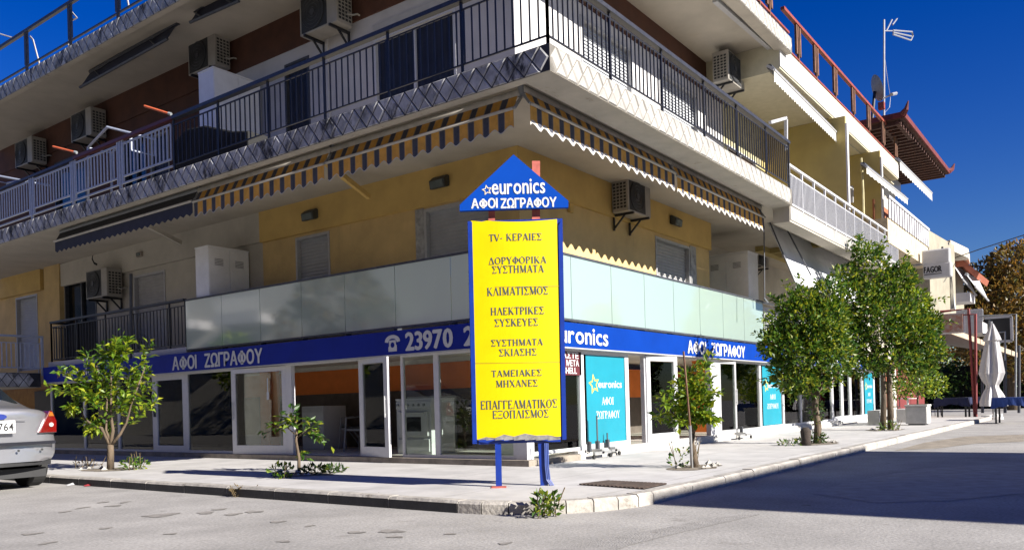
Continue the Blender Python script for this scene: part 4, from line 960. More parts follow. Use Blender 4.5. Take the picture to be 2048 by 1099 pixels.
# drying racks and rods by the pale railing
for lab, pts, dx in (('pale blue drying rack with a gable shaped frame behind the pale railing', [(176, 400), (176, 295), (215, 254), (262, 266), (262, 300)], 8.6), ('pale blue drying rack at the left edge of the view', [(-30, 375), (-30, 358), (0, 352), (52, 362)], 8.6)):
    t = thing('drying_rack', lab, 'rack', tuple(PX(*pts[0], dx)), 'drying racks on the second floor')
    q = [PX(u, v, dx) for u, v in pts]; MB().tube(q, .028, 6).build('frame', blue_white, t); MB().tube([v_ + Vector((.5, 0, 0)) for v_ in q], .028, 6).build('frame', blue_white, t)
    for k in range(1, len(q)): MB().tube([q[k], q[k] + Vector((.5, 0, 0))], .015, 5).build('cross_bar', blue_white, t)
for lab, a, b in (('orange rod sticking out past the junction of pale and black railings', (289, 212), (337, 227)), ('short orange rod above the pale railing at the left', (106, 293), (149, 304))):
    t = thing('awning_rod', lab, 'rod', tuple(PX(*a, 8.15))); q0, q1 = PX(*a, 8.1), PX(*b, 8.28)
    MB().tube([q0, q1], .022, 8).build('rod', M('orange_rod', (.62, .13, .05), .5), t); MB().tube([q1, q1 + (q1 - q0).normalized() * .06], .03, 8).build('cap', steel_m, t)

# ------------------------------------------------------------------ totem sign
N_ = Vector((-_f[0], -_f[1], 0)).normalized(); RT = Vector((_r0[0], _r0[1], 0)).normalized()
P0 = PZ(998, 972, WALKZ)
def T(u, v, d=0.0): return PN(u, v, P0 + N_ * d, N_)
t = thing('totem_sign', 'tall yellow and blue totem sign with Greek service lettering and a blue gable', 'sign', tuple(PZ(1043, 971, WALKZ)))
blue_p = M('blue_paint', (.002, .025, .22), .4, scale=6, var=.1); yel = M('yellow_sheet', (.62, .47, .0), .4, scale=2.2, var=.05, spec=.3); pink = M('faded_red_paint', (.42, .10, .07), .6, scale=9, var=.15)
def post(ua, ub, u2a, u2b, vb):
    a, b = T(ua, vb), T(ub, vb); w = (b - a).length; c0 = (a + b) / 2; c0.z = WALKZ; c1 = (T(u2a, 880) + T(u2b, 880)) / 2; c1.z = T(u2a, 880).z
    return MB().bar(c0, c1, w, .07, up=N_).build('post', blue_p, t)
post(992, 1004, 990, 1002, 972); post(1081, 1096, 1076, 1090, 970)
cb = MB()
for k in range(3): cb.tube([T(1089 + k * 3, 885, .05), T(1090 + k * 3, 930, .05), T(1093 + k * 3.2, 958, .05), T(1101 + k * 3, 970, .06)], .012, 6)
cb.build('cable', M('blue_cable', (.02, .06, .30), .5), t)
MB().bar(PZ(998, 973, WALKZ + .004) - RT * .08, PZ(998, 973, WALKZ + .004) + RT * .08, .14, .012, up=UP).build('foot_plate', pink, t)
for ua, ub, v0, v1 in ((977, 990, 443, 418), (1064, 1080, 443, 323)):
    MB().bar((T(ua, v0, -.05) + T(ub, v0, -.05)) / 2, (T(ua, v1, -.05) + T(ub, v1, -.05)) / 2, (T(ub, v0) - T(ua, v0)).length, .05, up=N_).build('upper_post', pink, t)
fr2 = MB()
def strip(m, c0, c1, d0, d1): m.prism([T(*p, d0) for p in (c0, (c1[0], c0[1]), c1, (c0[0], c1[1]))], N_ * (d1 - d0))
fr2.prism([T(*p, -.1) for p in ((936, 446), (1124, 440), (1132, 877), (945, 886))], N_ * .09)
fr2.prism([T(*p, -.01) for p in ((936, 446), (944.5, 446), (954.5, 886), (946, 886))], N_ * .07); fr2.prism([T(*p, -.01) for p in ((1116, 452), (1124, 441), (1132, 878), (1124, 878))], N_ * .05)
fr2.prism([T(*p, -.01) for p in ((958, 877), (1121, 872), (1121, 882), (958, 887))], N_ * .05); fr2.build('frame', blue_p, t)
pn = MB(); nU, nV = 16, 24
def face(a, b):      # a across 0..1, b down 0..1 ; gently bowed sheet with wavy ends
    ul, ur = 942 + 12 * b, 1114 + 8 * b; vt = (438 if True else 0) + 5 * math.sin(math.pi * a) + (3 if a < .15 else 0); vb = 878 - 4 * a - 3 * math.sin(7 * a) * (a > .2)
    if b == 0: pass
    return T(ul + (ur - ul) * a, vt + (vb - vt) * b, .03 + .035 * math.sin(math.pi * a))
for i in range(nU):
    for j in range(nV):
        pn.poly([face(i / nU, j / nV), face((i + 1) / nU, j / nV), face((i + 1) / nU, (j + 1) / nV), face(i / nU, (j + 1) / nV)])
po = pn.build('panel', yel, t, smooth=True, recalc=False)
sp = MB()
for v in (574, 726): [sp.poly([T(951 + 168 * k / 12, v - .6 - 2.4 * k / 12, .032 + .035 * math.sin(math.pi * (k + .1) / 12.2)), T(951 + 168 * (k + 1) / 12, v - .6 - 2.4 * (k + 1) / 12, .032 + .035 * math.sin(math.pi * (k + 1.1) / 12.2)), T(951 + 168 * (k + 1) / 12, v + .7 - 2.4 * (k + 1) / 12, .032 + .035 * math.sin(math.pi * (k + 1.1) / 12.2)), T(951 + 168 * k / 12, v + .7 - 2.4 * k / 12, .032 + .035 * math.sin(math.pi * (k + .1) / 12.2))]) for k in range(12)]
sp.build('seam', M('yellow_seam', (.36, .26, .01), .5), po)
foil = MB(); ft = [(955, 878), (972, 873), (990, 875), (1008, 868), (1028, 872), (1050, 866), (1072, 870), (1096, 869), (1121, 874)]
for a, b in zip(ft, ft[1:]): foil.poly([T(*a, .10), T(*b, .10), T(b[0], 878, .085), T(a[0], 880, .085)])
foil.build('torn_edge', M('silver_foil', (.62, .60, .58), .25, metal=.6, scale=14, var=.2), po, recalc=False)
ink = M('slate_lettering', (.045, .075, .09), .6)
for body, u0, u1, v0, v1 in (('TV- ΚΕΡΑΙΕΣ', 978, 1084, 468, 482), ('ΔΟΡΥΦΟΡΙΚΑ', 977, 1093, 514, 528), ('ΣΥΣΤΗΜΑΤΑ', 984, 1088, 531, 546), ('ΚΛΙΜΑΤΙΣΜΟΣ', 974, 1097, 574, 590), ('ΗΛΕΚΤΡΙΚΕΣ', 981, 1089, 614, 629), ('ΣΥΣΚΕΥΕΣ', 989, 1077, 637, 652), ('ΣΥΣΤΗΜΑΤΑ', 982, 1086, 678, 691), ('ΣΚΙΑΣΗΣ', 998, 1074, 697, 711), ('ΤΑΜΕΙΑΚΕΣ', 983, 1084, 739, 752), ('ΜΗΧΑΝΕΣ', 992, 1076, 759, 773), ('ΕΠΑΓΓΕΛΜΑΤΙΚΟΣ', 961, 1115, 799, 816), ('ΕΞΟΠΛΙΣΜΟΣ', 985, 1098, 819, 835)):
    b_ = ((v0 + v1) / 2 - 440) / 437; ul, ur = T(942 + 12 * b_, v0, .05), T(1114 + 8 * b_, v0, .05); le = MB()
    c = T((u0 + u1) / 2, (v0 + v1) / 2, .034); serif_text(le, body, c, RT, UP, (T(u1, v0, .05) - T(u0, v0, .05)).length, (T(u0, v0, .05) - T(u0, v1, .05)).length, N_)
    le.v = [tuple(Vector(p) + N_ * .035 * math.sin(math.pi * min(1, max(0, (Vector(p) - ul).dot(RT) / (ur - ul).dot(RT))))) for p in le.v]      # printed on the bowed sheet
    le.build('lettering', ink, po, recalc=False)
gb = MB().prism([T(*p, .0) for p in ((920, 412), (920, 424), (1136, 417), (1136, 404), (1027, 312))], N_ * .06).build('gable_board', M('bright_blue_sheet', (.0005, .045, .30), .7, spec=.08, scale=1.5, var=.04), t)
gl_ = MB(); c = T(983, 387, .064); w = (T(1089, 380, .064) - c).length; put_text(gl_, 'euronics', T(984, 388.5, .064), RT, UP, w, .157, .012); c = T(943, 416, .064); w = (T(1113, 416, .064) - c).length
put_text(gl_, 'ΑΦΟΙ', T(943, 416.5, .064), RT, UP, (T(995, 416, .064) - T(943, 416, .064)).length, .105, .03); put_text(gl_, 'ΖΩΓΡΑΦΟΥ', T(1002, 416, .064), RT, UP, (T(1113, 416, .064) - T(1002, 416, .064)).length, .105, .03)
gl_.build('lettering', letter_w, gb); sm = MB(); star_outline(sm, T(974, 380, .064), RT, UP, .06, .36); sm.build('star_logo', M('cream_star', (.8, .7, .5), .5), gb)

# ------------------------------------------------------------------ second building, with the white railing and ochre dividing walls
B2 = thing('apartment_building', 'yellow walled apartment building with a white balcony railing and red roof railing', 'building', (17.4, 7.0, 2.36))
white_band = M('white_slab_edge', (.74, .72, .68), .7, scale=3, var=.05); olive_w = M('mustard_wall', (.60, .47, .17), .85, scale=1.5, var=.06); pale_sof = M('pale_yellow_soffit', (.68, .63, .46), .85, var=.05)
e2 = 27.9
MB().box((BR + .002, YE + .06, 4.66), (e2, 5.8, 4.98)).box((BR + .002, 5.8, 5.12), (e2, 7.67, 5.28)).box((BR + .002, 7.67, 5.12), (30, 8.95, 5.28)).box((BR + .002, 5.8, 4.981), (e2, 5.86, 5.119)).build('balcony_slab', soffit_m, B2)
MB().box((BR + .02, YE + .045, 4.70), (e2, YE + .058, 4.99)).build('slab_edge', tile_r, B2)
m = MB(); yr = YE + .08
m.bar((BR + .05, yr, 5.86), (e2, yr, 5.86), .06, .05); m.bar((BR + .05, yr, 5.68), (e2, yr, 5.68), .03); m.bar((BR + .05, yr, 5.05), (e2, yr, 5.05), .04)
n = 120
for k in range(n + 1): x = BR + .08 + (e2 - BR - .1) * k / n; m.bar((x, yr, 5.05), (x, yr, 5.68), .052, .02)
for k in range(13): x = BR + .08 + (e2 - BR - .1) * k / 12; m.bar((x, yr, 4.97), (x, yr, 5.86), .045)
m.bar((e2, yr, 5.05), (e2, 7.6, 5.05), .04); m.bar((e2, yr, 5.86), (e2, 7.6, 5.86), .05)
m.build('railing', white_iron, B2)
MB().box((xr_end + 2.61, 7.68, 4.98), (31, 7.9, 9.0)).build('wall', olive_w, B2)
for x in (22.6, 26.5): MB().box((x, YE + .22, 4.98), (x + .1, 7.68, 8.305)).build('dividing_wall', olive_w, B2); MB().box((x - .02, YE + .17, 4.98), (x + .12, YE + .217, 8.1)).build('wall_trim', white_w, B2)
d = MB().box((23.6, 7.63, 4.99), (25.2, 7.69, 7.2)).build('balcony_door', alu, B2); MB().box((23.68, 7.615, 5.1), (25.12, 7.629, 7.12)).build('pane', dark_glass, d)
for a, b in (((1572, 238), (1572, 300)), ((1540, 245), (1572, 236)), ((1670, 378), (1704, 374)), ((1704, 374), (1704, 405))): MB().bar(PY(*a, 6.2), PY(*b, 6.2), .07).build('screen_frame', alu_g, B2)
YB = 5.92; xb = 18.45
sx1 = PY(1797, 345, YB).x
MB().box((xb, YB + .02, 8.34), (sx1, 9, 8.919)).build('roof_slab', pale_sof, B2); MB().box((xb, YB, 8.38), (sx1, YB + .018, 8.84)).build('slab_edge', white_band, B2)
MB().box((xb + .004, YB + .25, 8.31), (sx1 + .5, 7.68, 8.338)).build('soffit', pale_sof, B2)
roof_rail(B2, XR_END, PY(1795, 270, YB).x, YB + .05, 9.84, 8.99, 8.84, [PY(u, v, YB).x for u, v in ((1600, 80), (1637, 170), (1675, 207), (1711, 240), (1741, 250), (1770, 280), (1795, 310))], [red_iron, rust_iron])
MB().box((PY(1744, 265, 6.6).x, 6.6, 8.92), (PY(1772, 280, 6.6).x, 6.95, 9.95)).build('roof_box', alu_g, B2)
MB().box((19.9, YS - .03, 2.4), (29.6, YS, 2.43)).box((19.9, YS - .03, 3.3), (29.6, YS + .03, 3.35)).build('handrail', alu_g, B2)
m = MB()
for k in range(90): x = 19.95 + k * .107; m.bar((x, YS, 2.42), (x, YS, 3.2), .03)
m.box((19.9, YS - .015, 3.19), (29.6, YS + .015, 3.22)); m.build('railing', white_iron, B2)
MB().box((19.9, YS + .01, 2.25), (29.6, YS + .05, 2.42)).build('slab_edge', M('brick_red_edge', (.25, .08, .05), .8), B2)
MB().box((21.3, 8.62, 2.37), (22.5, 8.695, 4.25)).build('balcony_door', M('dark_brown_door', (.09, .07, .055), .6), B2)
def zig(label, y, pa, pb, drop, nz=34, roll=.06):
    a, b = PY(*pa, y), PY(*pb, y); t = thing('rolled_awning', label, 'awning', tuple((a + b) / 2)); v = MB()
    for k in range(nz):
        for j in range(2):
            q0, q1 = a.lerp(b, (k + j / 2) / nz), a.lerp(b, (k + (j + 1) / 2) / nz); h0, h1 = (drop, drop * .82) if j == 0 else (drop * .82, drop)
            v.poly([q0, q1, q1 - UP * h1, q0 - UP * h0])
    v.build('valance', M('white_canvas', (.74, .72, .66), .8), t, recalc=False); MB().tube([a + Vector((0, .1, .09)), b + Vector((0, .1, .09))], roll, 8).build('roller', dark_steel, t); MB().tube([a, b], .03, 6).build('front_bar', alu_g, t)
    for q in (a, b): MB().bar(q, q + Vector((0, .15, .12)), .05).build('bracket', alu_g, t)
    return t
zig('long white awning with a zigzag edge rolled under the white roof edge', 5.84, (1548, 139), (1693, 285), .28)
zig('short white awning hanging by the second mustard dividing wall', 5.5, (1733, 333), (1815, 398), .2, 12)
t = thing('sloping_awning', 'large pale grey canvas awning sloping out above the first big street tree', 'awning', tuple(PY(1620, 500, 5.5)))
a, b, c, d = PY(1533, 441, 6.6), PY(1700, 519, 6.6), PY(1720, 610, 5.98), PY(1592, 566, 5.98)
MB().poly([a, b, c, d]).build('canvas', M('grey_canvas', (.80, .81, .84), .8, scale=3, var=.05), t); MB().tube([d, c], .03, 8).build('front_bar', alu_g, t); MB().tube([a + UP * .03, b + UP * .03], .07, 8).build('roller', dark_steel, t)
for p, q in (((1565, 442), (1622, 550)), ((1540, 445), (1590, 564))): MB().tube([PY(*p, 6.45), PY(*q, 5.95)], .018, 6).build('arm', dark_steel, t)

# antenna and dish on the roof
t = thing('tv_antenna', 'tall thin mast with a television antenna above the red roof railing', 'antenna', (19.8, 7.4, 8.5))
galv = M('galvanised', (.55, .55, .55), .4, metal=.5, var=.08)
ya = 6.6; MB().tube([PY(1768, 262, ya), PY(1768, 40, ya)], .035, 8).build('mast', galv, t)
m = MB(); h = PY(1768, 62, ya); arm = PY(1785, 62, ya)
m.tube([h, arm], .022, 6)
loop = [(1786, 61), (1824, 64), (1826, 72), (1822, 81), (1786, 69)]
m.tube([PY(*q, ya) for q in loop], .03, 6); m.tube([PY(1786, 65, ya), PY(1823, 73, ya)], .03, 6); m.tube([PY(1773, 62, ya), PY(1784, 40, ya)], .028, 6); m.tube([PY(1785, 50, ya), PY(1794, 38, ya)], .028, 6)
m.build('aerial', galv, t); MB().obox(PY(1763, 212, ya), (.1, 0, 0), (0, .1, 0), (0, 0, .12)).build('amplifier', red_iron, t)
MB().tube([PY(1770, 120, ya), PY(1776, 165, ya), PY(1781, 195, ya), PY(1779, 215, ya), PY(1770, 225, ya)], .008, 4).build('cable', galv, t)
t = thing('satellite_dish', 'grey satellite dish on the roof beside the antenna mast', 'dish', tuple(PY(1745, 210, 6.5)))
c = PY(1749, 178, 6.5); nrm = Vector((.55, -.78, .28)).normalized(); a_ = nrm.cross(UP).normalized(); b_ = a_.cross(nrm); m = MB(); s_ = 22; rr_ = .50
px_m = (PY(1749, 158, 6.5).z - PY(1749, 200, 6.5).z) / 42; rr_ = 26 * px_m
rings = [(0, .0), (.35, .03), (.7, .11), (1, .22)]
for (r0, o0), (r1, o1) in zip(rings, rings[1:]):
    for k in range(s_):
        t0, t1 = 2 * math.pi * k / s_, 2 * math.pi * (k + 1) / s_; Q = lambda r, o, q: c + (a_ * math.cos(q) * .85 + b_ * math.sin(q)) * r * rr_ + nrm * (o * rr_)
        m.poly([Q(r0, o0, t0), Q(r1, o1, t0), Q(r1, o1, t1), Q(r0, o0, t1)])
m.build('dish', M('grey_dish', (.40, .42, .40), .6), t, smooth=True, recalc=False)
MB().tube([c + nrm * .05 - b_ * rr_ * .9, PY(1786, 188, 6.0)], .03, 6).tube([PY(1783, 189, 6.0), PY(1792, 187, 6.0)], .06, 6).build('feed_arm', galv, t); MB().tube([c - UP * .1, PY(1742, 262, 6.5)], .05, 6).build('mast', iron, t)

# ------------------------------------------------------------------ third building under the red eaves
B3 = thing('apartment_building', 'taller house with red edged hip roof eaves behind the roof railing', 'building', (30, 8, 0))
EY = 5.4; A3, C3 = PY(1806, 226, EY), PY(1897, 354, EY); ez = (A3.z + C3.z) / 2; ex0, ex1 = A3.x, C3.x
by = PX(1700, 236, ex0).y + 4
eave = MB(); mids = [((ex0 + ex1) / 2 - 1.5, (EY + by) / 2, ez + 1.0), ((ex0 + ex1) / 2 + 1.5, (EY + by) / 2, ez + 1.0)]
cs = [(ex0, EY, ez), (ex1, EY, ez), (ex1, by, ez), (ex0, by, ez)]
roof_red = M('red_roof_tiles', (.17, .02, .016), .7, scale=4, var=.2)
up_ = lambda p, h=.18: (p[0], p[1], p[2] + h)
eave.poly([up_(cs[0]), up_(cs[1]), mids[1], mids[0]]); eave.poly([up_(cs[1]), up_(cs[2]), mids[1]]); eave.poly([up_(cs[2]), up_(cs[3]), mids[0], mids[1]]); eave.poly([up_(cs[3]), up_(cs[0]), mids[0]])
for p, q in zip(cs, cs[1:] + cs[:1]): eave.bar(up_(p, .08), up_(q, .08), .12, .17)
for p, dx, dy in ((cs[0], -.25, -.25), (cs[1], .25, -.25)): eave.tube([up_(p, .1), (p[0] + dx * .5, p[1] + dy * .5, p[2] + .2), (p[0] + dx * .8, p[1] + dy * .8, p[2] + .42)], [.12, .08, .02], 6)
eave.build('roof', roof_red, B3)
so = MB(); so.poly([(x, y, z - .02) for x, y, z in cs]); 
for k in range(22): x = ex0 + .2 + (ex1 - ex0 - .4) * k / 21; so.bar((x, EY + .1, ez - .09), (x, EY + 2.2, ez - .09), .12, .14)
for k in range(12): y = EY + .2 + (by - EY - .4) * k / 11; so.bar((ex0 + .1, y, ez - .085), (ex0 + 2.2, y, ez - .085), .12, .13)
so.build('eave_boards', M('dark_timber', (.085, .032, .022), .8, scale=3, var=.2), B3)
MB().box((ex0 + 1.1, EY + 1.9, 0), (ex1 - .6, by - 1, ez - .17)).build('wall', cream_w, B3); MB().box((ex0 + 1.0, EY + 1.7, ez - .55), (ex1 - .5, EY + 1.898, ez - .18)).build('moulding', alu_g, B3)
zig('long white awning under the red eaves', 5.3, (1800, 322), (1864, 386), .3, 14)
px0, px1 = PY(1776, 396, EY).x, PY(1857, 458, EY).x; zt_ = PY(1815, 425, EY).z
m = MB(); m.bar((px0, EY, zt_), (px1, EY, zt_), .08)
for k in range(17): x = px0 + (px1 - px0) * (k + .5) / 17; m.box((x - .12, EY - .01, zt_ - .62), (x + .12, EY + .02, zt_ - .05))
m.build('railing', white_iron, B3); m = MB().box((px0, EY + .03, zt_ - 1.35), (px1, 7.3, zt_ - .62)); m.build('balcony_slab', M('peach_wall', (.70, .58, .40), .85), B3)
MB().box((px0 + .05, EY + .4, zt_ - .62), (px0 + 4.5, EY + .45, zt_ - .0)).build('terracotta_screen', M('terracotta_slats', (.42, .15, .07), .8), B3)
A_ = PY(1857, 460, EY); Bp = PX(1908, 468, 37.0); MB().prism([(A_.x, A_.y, 3.9), (Bp.x, Bp.y, 3.9), (Bp.x + 2, Bp.y + 4, 3.9), (A_.x, A_.y + 3, 3.9)], (0, 0, A_.z - 3.9)).build('stair_block', M('dull_cream_wall', (.40, .36, .27), .85, scale=2, var=.1), B3)
q = PX(1885, 490, 36.2); MB().box((q.x - .3, q.y - .25, q.z - .05), (q.x + .2, q.y + .35, q.z + .05)).build('window_canopy', iron, B3)
q0, q1 = PX(1908, 478, 37.4), PX(1936, 476, 40); MB().prism([(37.2, q0.y + .1, q0.z - .45), (40.0, q1.y, q0.z - .45), (42, q1.y + .2, q0.z - .45), (41, 7.5, q0.z - .45), (37.3, 7.5, q0.z - .45)], (0, 0, .4)).build('balcony_slab', soffit_m, B3)
gw = MB(); gw.box((RFE + .05, 7.0, 0), (33.1, 7.3, 2.36), 0); gw.box((33.1, 7.02, 0), (34.9, 7.3, 2.36), 1); gw.box((34.9, 7.0, 0), (40.5, 7.3, 3.0), 2); gw.build('ground_floor_wall', [M('brick_brown_panel', (.22, .07, .035), .7, scale=3, var=.15), cream_w, M('maroon_wall', (.22, .03, .03), .7, scale=3, var=.1)], B3)
MB().box((32.4, 6.95, .1), (33.0, 6.998, 1.95)).build('door', M('terracotta_door', (.40, .11, .05), .6), B3)
MB().box((RFE + .05, 7.0, 2.36), (41, 7.4, 6.2)).build('wall', M('darker_cream', (.55, .50, .42), .85), B3)  # cream a step darker than the other cream walls

# projecting shop sign with two boxes
t = thing('projecting_sign', 'pair of pale box signs on an arm, the lower one lettered FAGOR', 'sign', tuple(PX(1870, 525, 31)))
sg = M('sign_box_grey', (.62, .62, .62), .4, scale=3, var=.05); xg = 31.0
def sbox(u0, u1, v0, v1, name):
    a, b = PX(u0, v0, xg), PX(u1, v1, xg); o = MB().box((xg, b.y, b.z), (xg + .3, a.y, a.z)).build(name, sg, t, bevel=.05)
    return a, b, o
sbox(1843, 1900, 501, 524, 'upper_box'); a, b, o = sbox(1845, 1903, 528, 552, 'lower_box')
m = MB(); q0, q1 = PX(1848, 546, xg - .006), PX(1883, 534, xg - .006); put_text(m, 'FAGOR', (xg - .006, q0.y, q0.z), FX, UP, q0.y - q1.y, .2, .05); m.box((xg - .006, q1.y, q0.z - .07), (xg - .004, q0.y, q0.z - .045)); m.build('lettering', black_m, o)
MB().bar((xg + .15, a.y + .9, a.z + .02), (xg + .15, b.y + .2, a.z + .02), .08).build('arm', galv, t); MB().bar((xg + .15, PX(1883, 490, xg).y, a.z), (xg + .15, PX(1883, 490, xg).y, PX(1883, 492, xg).z), .06).build('hanger', iron, t)

# ------------------------------------------------------------------ tavern at the end of the street
B4 = thing('tavern_house', 'small house with terracotta roof edge and drooping grey awnings beyond the box signs', 'house', (40, 8, 0))
hx = 41.0
a, b = PX(1928, 521, hx), PX(1969, 563, hx + 3)
MB().box((hx, 5.75, 3.2), (hx + 2.6, 14, a.z - .3)).build('wall', MATS['dull_cream_wall'], B4)
MB().prism([(hx - .5, 9, a.z + .9), (hx - .5, a.y, a.z), (hx - .5, b.y - .2, b.z), (hx - .5, b.y - .1, b.z - .25), (hx - .5, a.y, a.z - .3), (hx - .5, 9, a.z - .3)], (3.4, 0, 0)).build('roof', M('terracotta_roof', (.42, .12, .06), .8, scale=4, var=.15), B4)
MB().box((hx - .55, PX(1905, 540, hx).y, a.z - .55), (hx - .3, b.y + .2, b.z + .05)).build('fascia_board', cream_w, B4) if False else None
q0, q1 = PX(1925, 575, hx - .6), PX(1946, 600, hx - .6); MB().box((hx - 1.4, q1.y, q1.z - .1), (hx, 6.5, q0.z - .3)).build('balcony', white_w, B4)
MB().box((hx - .05, 5.9, 3.3), (hx - .02, 6.9, 5.2)).build('window', dark_glass, B4)
gc = MATS['grey_canvas']
for lab, P4 in (('drooping grey awning nearer the box signs, under the terracotta roof', [(1905, 527), (1930, 545), (1953, 590), (1925, 558)]), ('drooping grey awning at the right end of the terracotta roof', [(1932, 548), (1958, 560), (1977, 601), (1950, 572)])):
    t = thing('awning', lab, 'awning', tuple(PX(*P4[0], hx - .8)), 'drooping grey awnings of the far house'); q = [PX(*P4[0], hx - .6), PX(*P4[1], hx + .4), PX(*P4[2], hx - .4), PX(*P4[3], hx - 1.5)]
    MB().poly(q).build('canvas', gc, t, recalc=False); MB().tube([q[3], q[2]], .04, 6).build('front_bar', alu_g, t); MB().tube([q[0], q[1]], .07, 6).build('roller', steel_m, t)
t = thing('hanging_curtain', 'pale grey canvas curtain hanging below the box signs', 'curtain', tuple(PX(1892, 590, 36))); m = MB(); n = 14
for k in range(n):
    u0, u1 = 1884 + 20 * k / n, 1884 + 20 * (k + 1) / n; o0, o1 = .1 * (k % 2), .1 * ((k + 1) % 2); m.poly([PX(u0, 552, 36 + o0), PX(u1, 552, 36 + o1), PX(u1 + 6, 618, 36 + o1), PX(u0 + 9, 618, 36 + o0)])
m.build('canvas', gc, t, recalc=False); MB().tube([PX(1884, 552, 36.05), PX(1905, 552, 36.05)], .03, 6).build('rail', steel_m, t)
t = thing('tavern_canopy', 'tavern lean-to canopy with a tan edge, red posts and pipe frames', 'canopy', (36, 4, 0))
p, q = PX(1893, 662, 34.5), PX(2034, 712, 42); tanm = M('tan_canopy_edge', (.62, .48, .34), .7)
MB().prism([p, q, (q.x, q.y + 4.5, q.z + 1.1), (p.x, p.y + 3.2, p.z + .8)], (0, 0, .07)).build('roof', M('canopy_sheet', (.30, .27, .24), .8), t); MB().bar(p + Vector((-.06, -.06, .03)), q + Vector((-.06, -.06, .03)), .06, .2).build('roof_edge', tanm, t)
redp = M('tavern_red', (.26, .035, .035), .6)
for pts in ([(1950, 838), (1937, 617), (1880, 623)], [(1952, 838), (1951, 628), (1872, 632)]): MB().tube([PX(*k, 34.3) for k in pts], .05, 6).build('post', redp, t)
for pts in ([(2031, 800), (2032, 628), (1958, 632)], [(2010, 720), (2010, 663), (1965, 668)], [(1979, 800), (1979, 640)]): MB().tube([PX(*k, 37.5) for k in pts], .035, 6).build('frame', M('grey_pipe', (.30, .32, .34), .5), t)
m = MB()
for u in (2010, 2038, 1965): m.tube([PX(u, 845 - 20, 41), PX(u, 690, 41)], .06, 6)
m.build('rear_post', dark_steel, t)
t = thing('wall_screen', 'black rectangular screen with a white frame above the tavern canopy', 'screen', tuple(PX(1995, 658, 40))); a, b = PX(1969, 636, 40), PX(2024, 681, 40)
MB().box((40.0, b.y, b.z), (40.1, a.y, a.z)).build('panel', M('screen_black', (.006, .006, .008), .35), t); m = MB()
for s_, e_ in (((40, a.y, a.z), (40, b.y, a.z)), ((40, b.y, a.z), (40, b.y, b.z)), ((40, b.y, b.z), (40, a.y, b.z))): m.bar(s_, e_, .1)
m.build('frame', alu_g, t)
t = thing('menu_board', 'white framed board with rows of orange lettering between the red pipes', 'board', tuple(PX(1905, 645, 34.2))); a, b = PX(1884, 630, 34.2), PX(1926, 662, 34.2)
MB().box((34.2, b.y, b.z), (34.3, a.y, a.z)).build('panel', M('menu_print', (.42, .36, .32), .6, scale=9, var=.2, col2=(.34, .10, .04)), t); MB().box((34.31, b.y - .05, b.z - .05), (34.36, a.y + .05, a.z + .05)).build('frame', alu, t)
t = thing('balcony', 'white balcony railing with draped cloth over the tavern', 'balcony', tuple(PX(1930, 650, 38.5))); m = MB(); a, b = PX(1895, 640, 38.5), PX(1966, 672, 38.5); zr0, zr1 = 3.9, PX(1920, 622, 38.5).z
n = 22
for k in range(n + 1): y = a.y + (b.y - a.y) * k / n; m.bar((38.5, y, zr0), (38.5, y, zr1), .05)
m.bar((38.5, a.y, zr1), (38.5, b.y, zr1), .08); m.bar((38.5, a.y, zr0), (38.5, b.y, zr0), .08); m.build('railing', white_iron, t); MB().box((38.45, b.y, zr0 - .5), (41, a.y, zr0 - .05)).build('slab', white_w, t); MB().box((38.56, b.y + .1, zr0), (38.6, a.y - .3, zr1 - .1)).build('cloth', M('white_cloth', (.66, .66, .66), .8), t)
# closed parasol
t = thing('parasol', 'closed white parasol standing at the kerb end by the tavern', 'parasol', (33.9, 3.62, 0)); c = Vector((33.9, 3.62, 0)); m = MB()
prof = [(3.42, .03), (3.3, .08), (3.0, .2), (2.82, .26), (2.78, .19), (2.4, .25), (2.0, .31), (1.65, .35), (1.4, .27), (1.22, .17), (1.12, .18), (.9, .28), (.65, .36), (.48, .37)]
sg_ = 32
def pr_(z, r, k): 
    q = 2 * math.pi * k / sg_; f = 1 + .2 * math.sin(q * 7 + z * .4) + .07 * math.sin(q * 3 + z); sway = .03 * math.sin(z * 1.3) ; return (c.x + math.cos(q) * r * f, c.y + math.sin(q) * r * f + sway, z)
for (z0, r0), (z1, r1) in zip(prof, prof[1:]):
    for k in range(sg_): m.poly([pr_(z0, r0, k), pr_(z0, r0, (k + 1) % sg_), pr_(z1, r1, (k + 1) % sg_), pr_(z1, r1, k)])
m.build('canopy', M('parasol_canvas', (.62, .60, .60), .85, scale=3, var=.05), t, smooth=False); MB().tube([c, c + UP * 3.5], .03, 8).build('pole', galv, t); MB().disc(c + UP * .001, UP, .3, .08).build('base', concrete, t)
cloth_b = M('blue_cloth', (.012, .05, .24), .8, scale=3, var=.1); dark_b = M('dark_blue_cloth', (.006, .012, .06), .8)
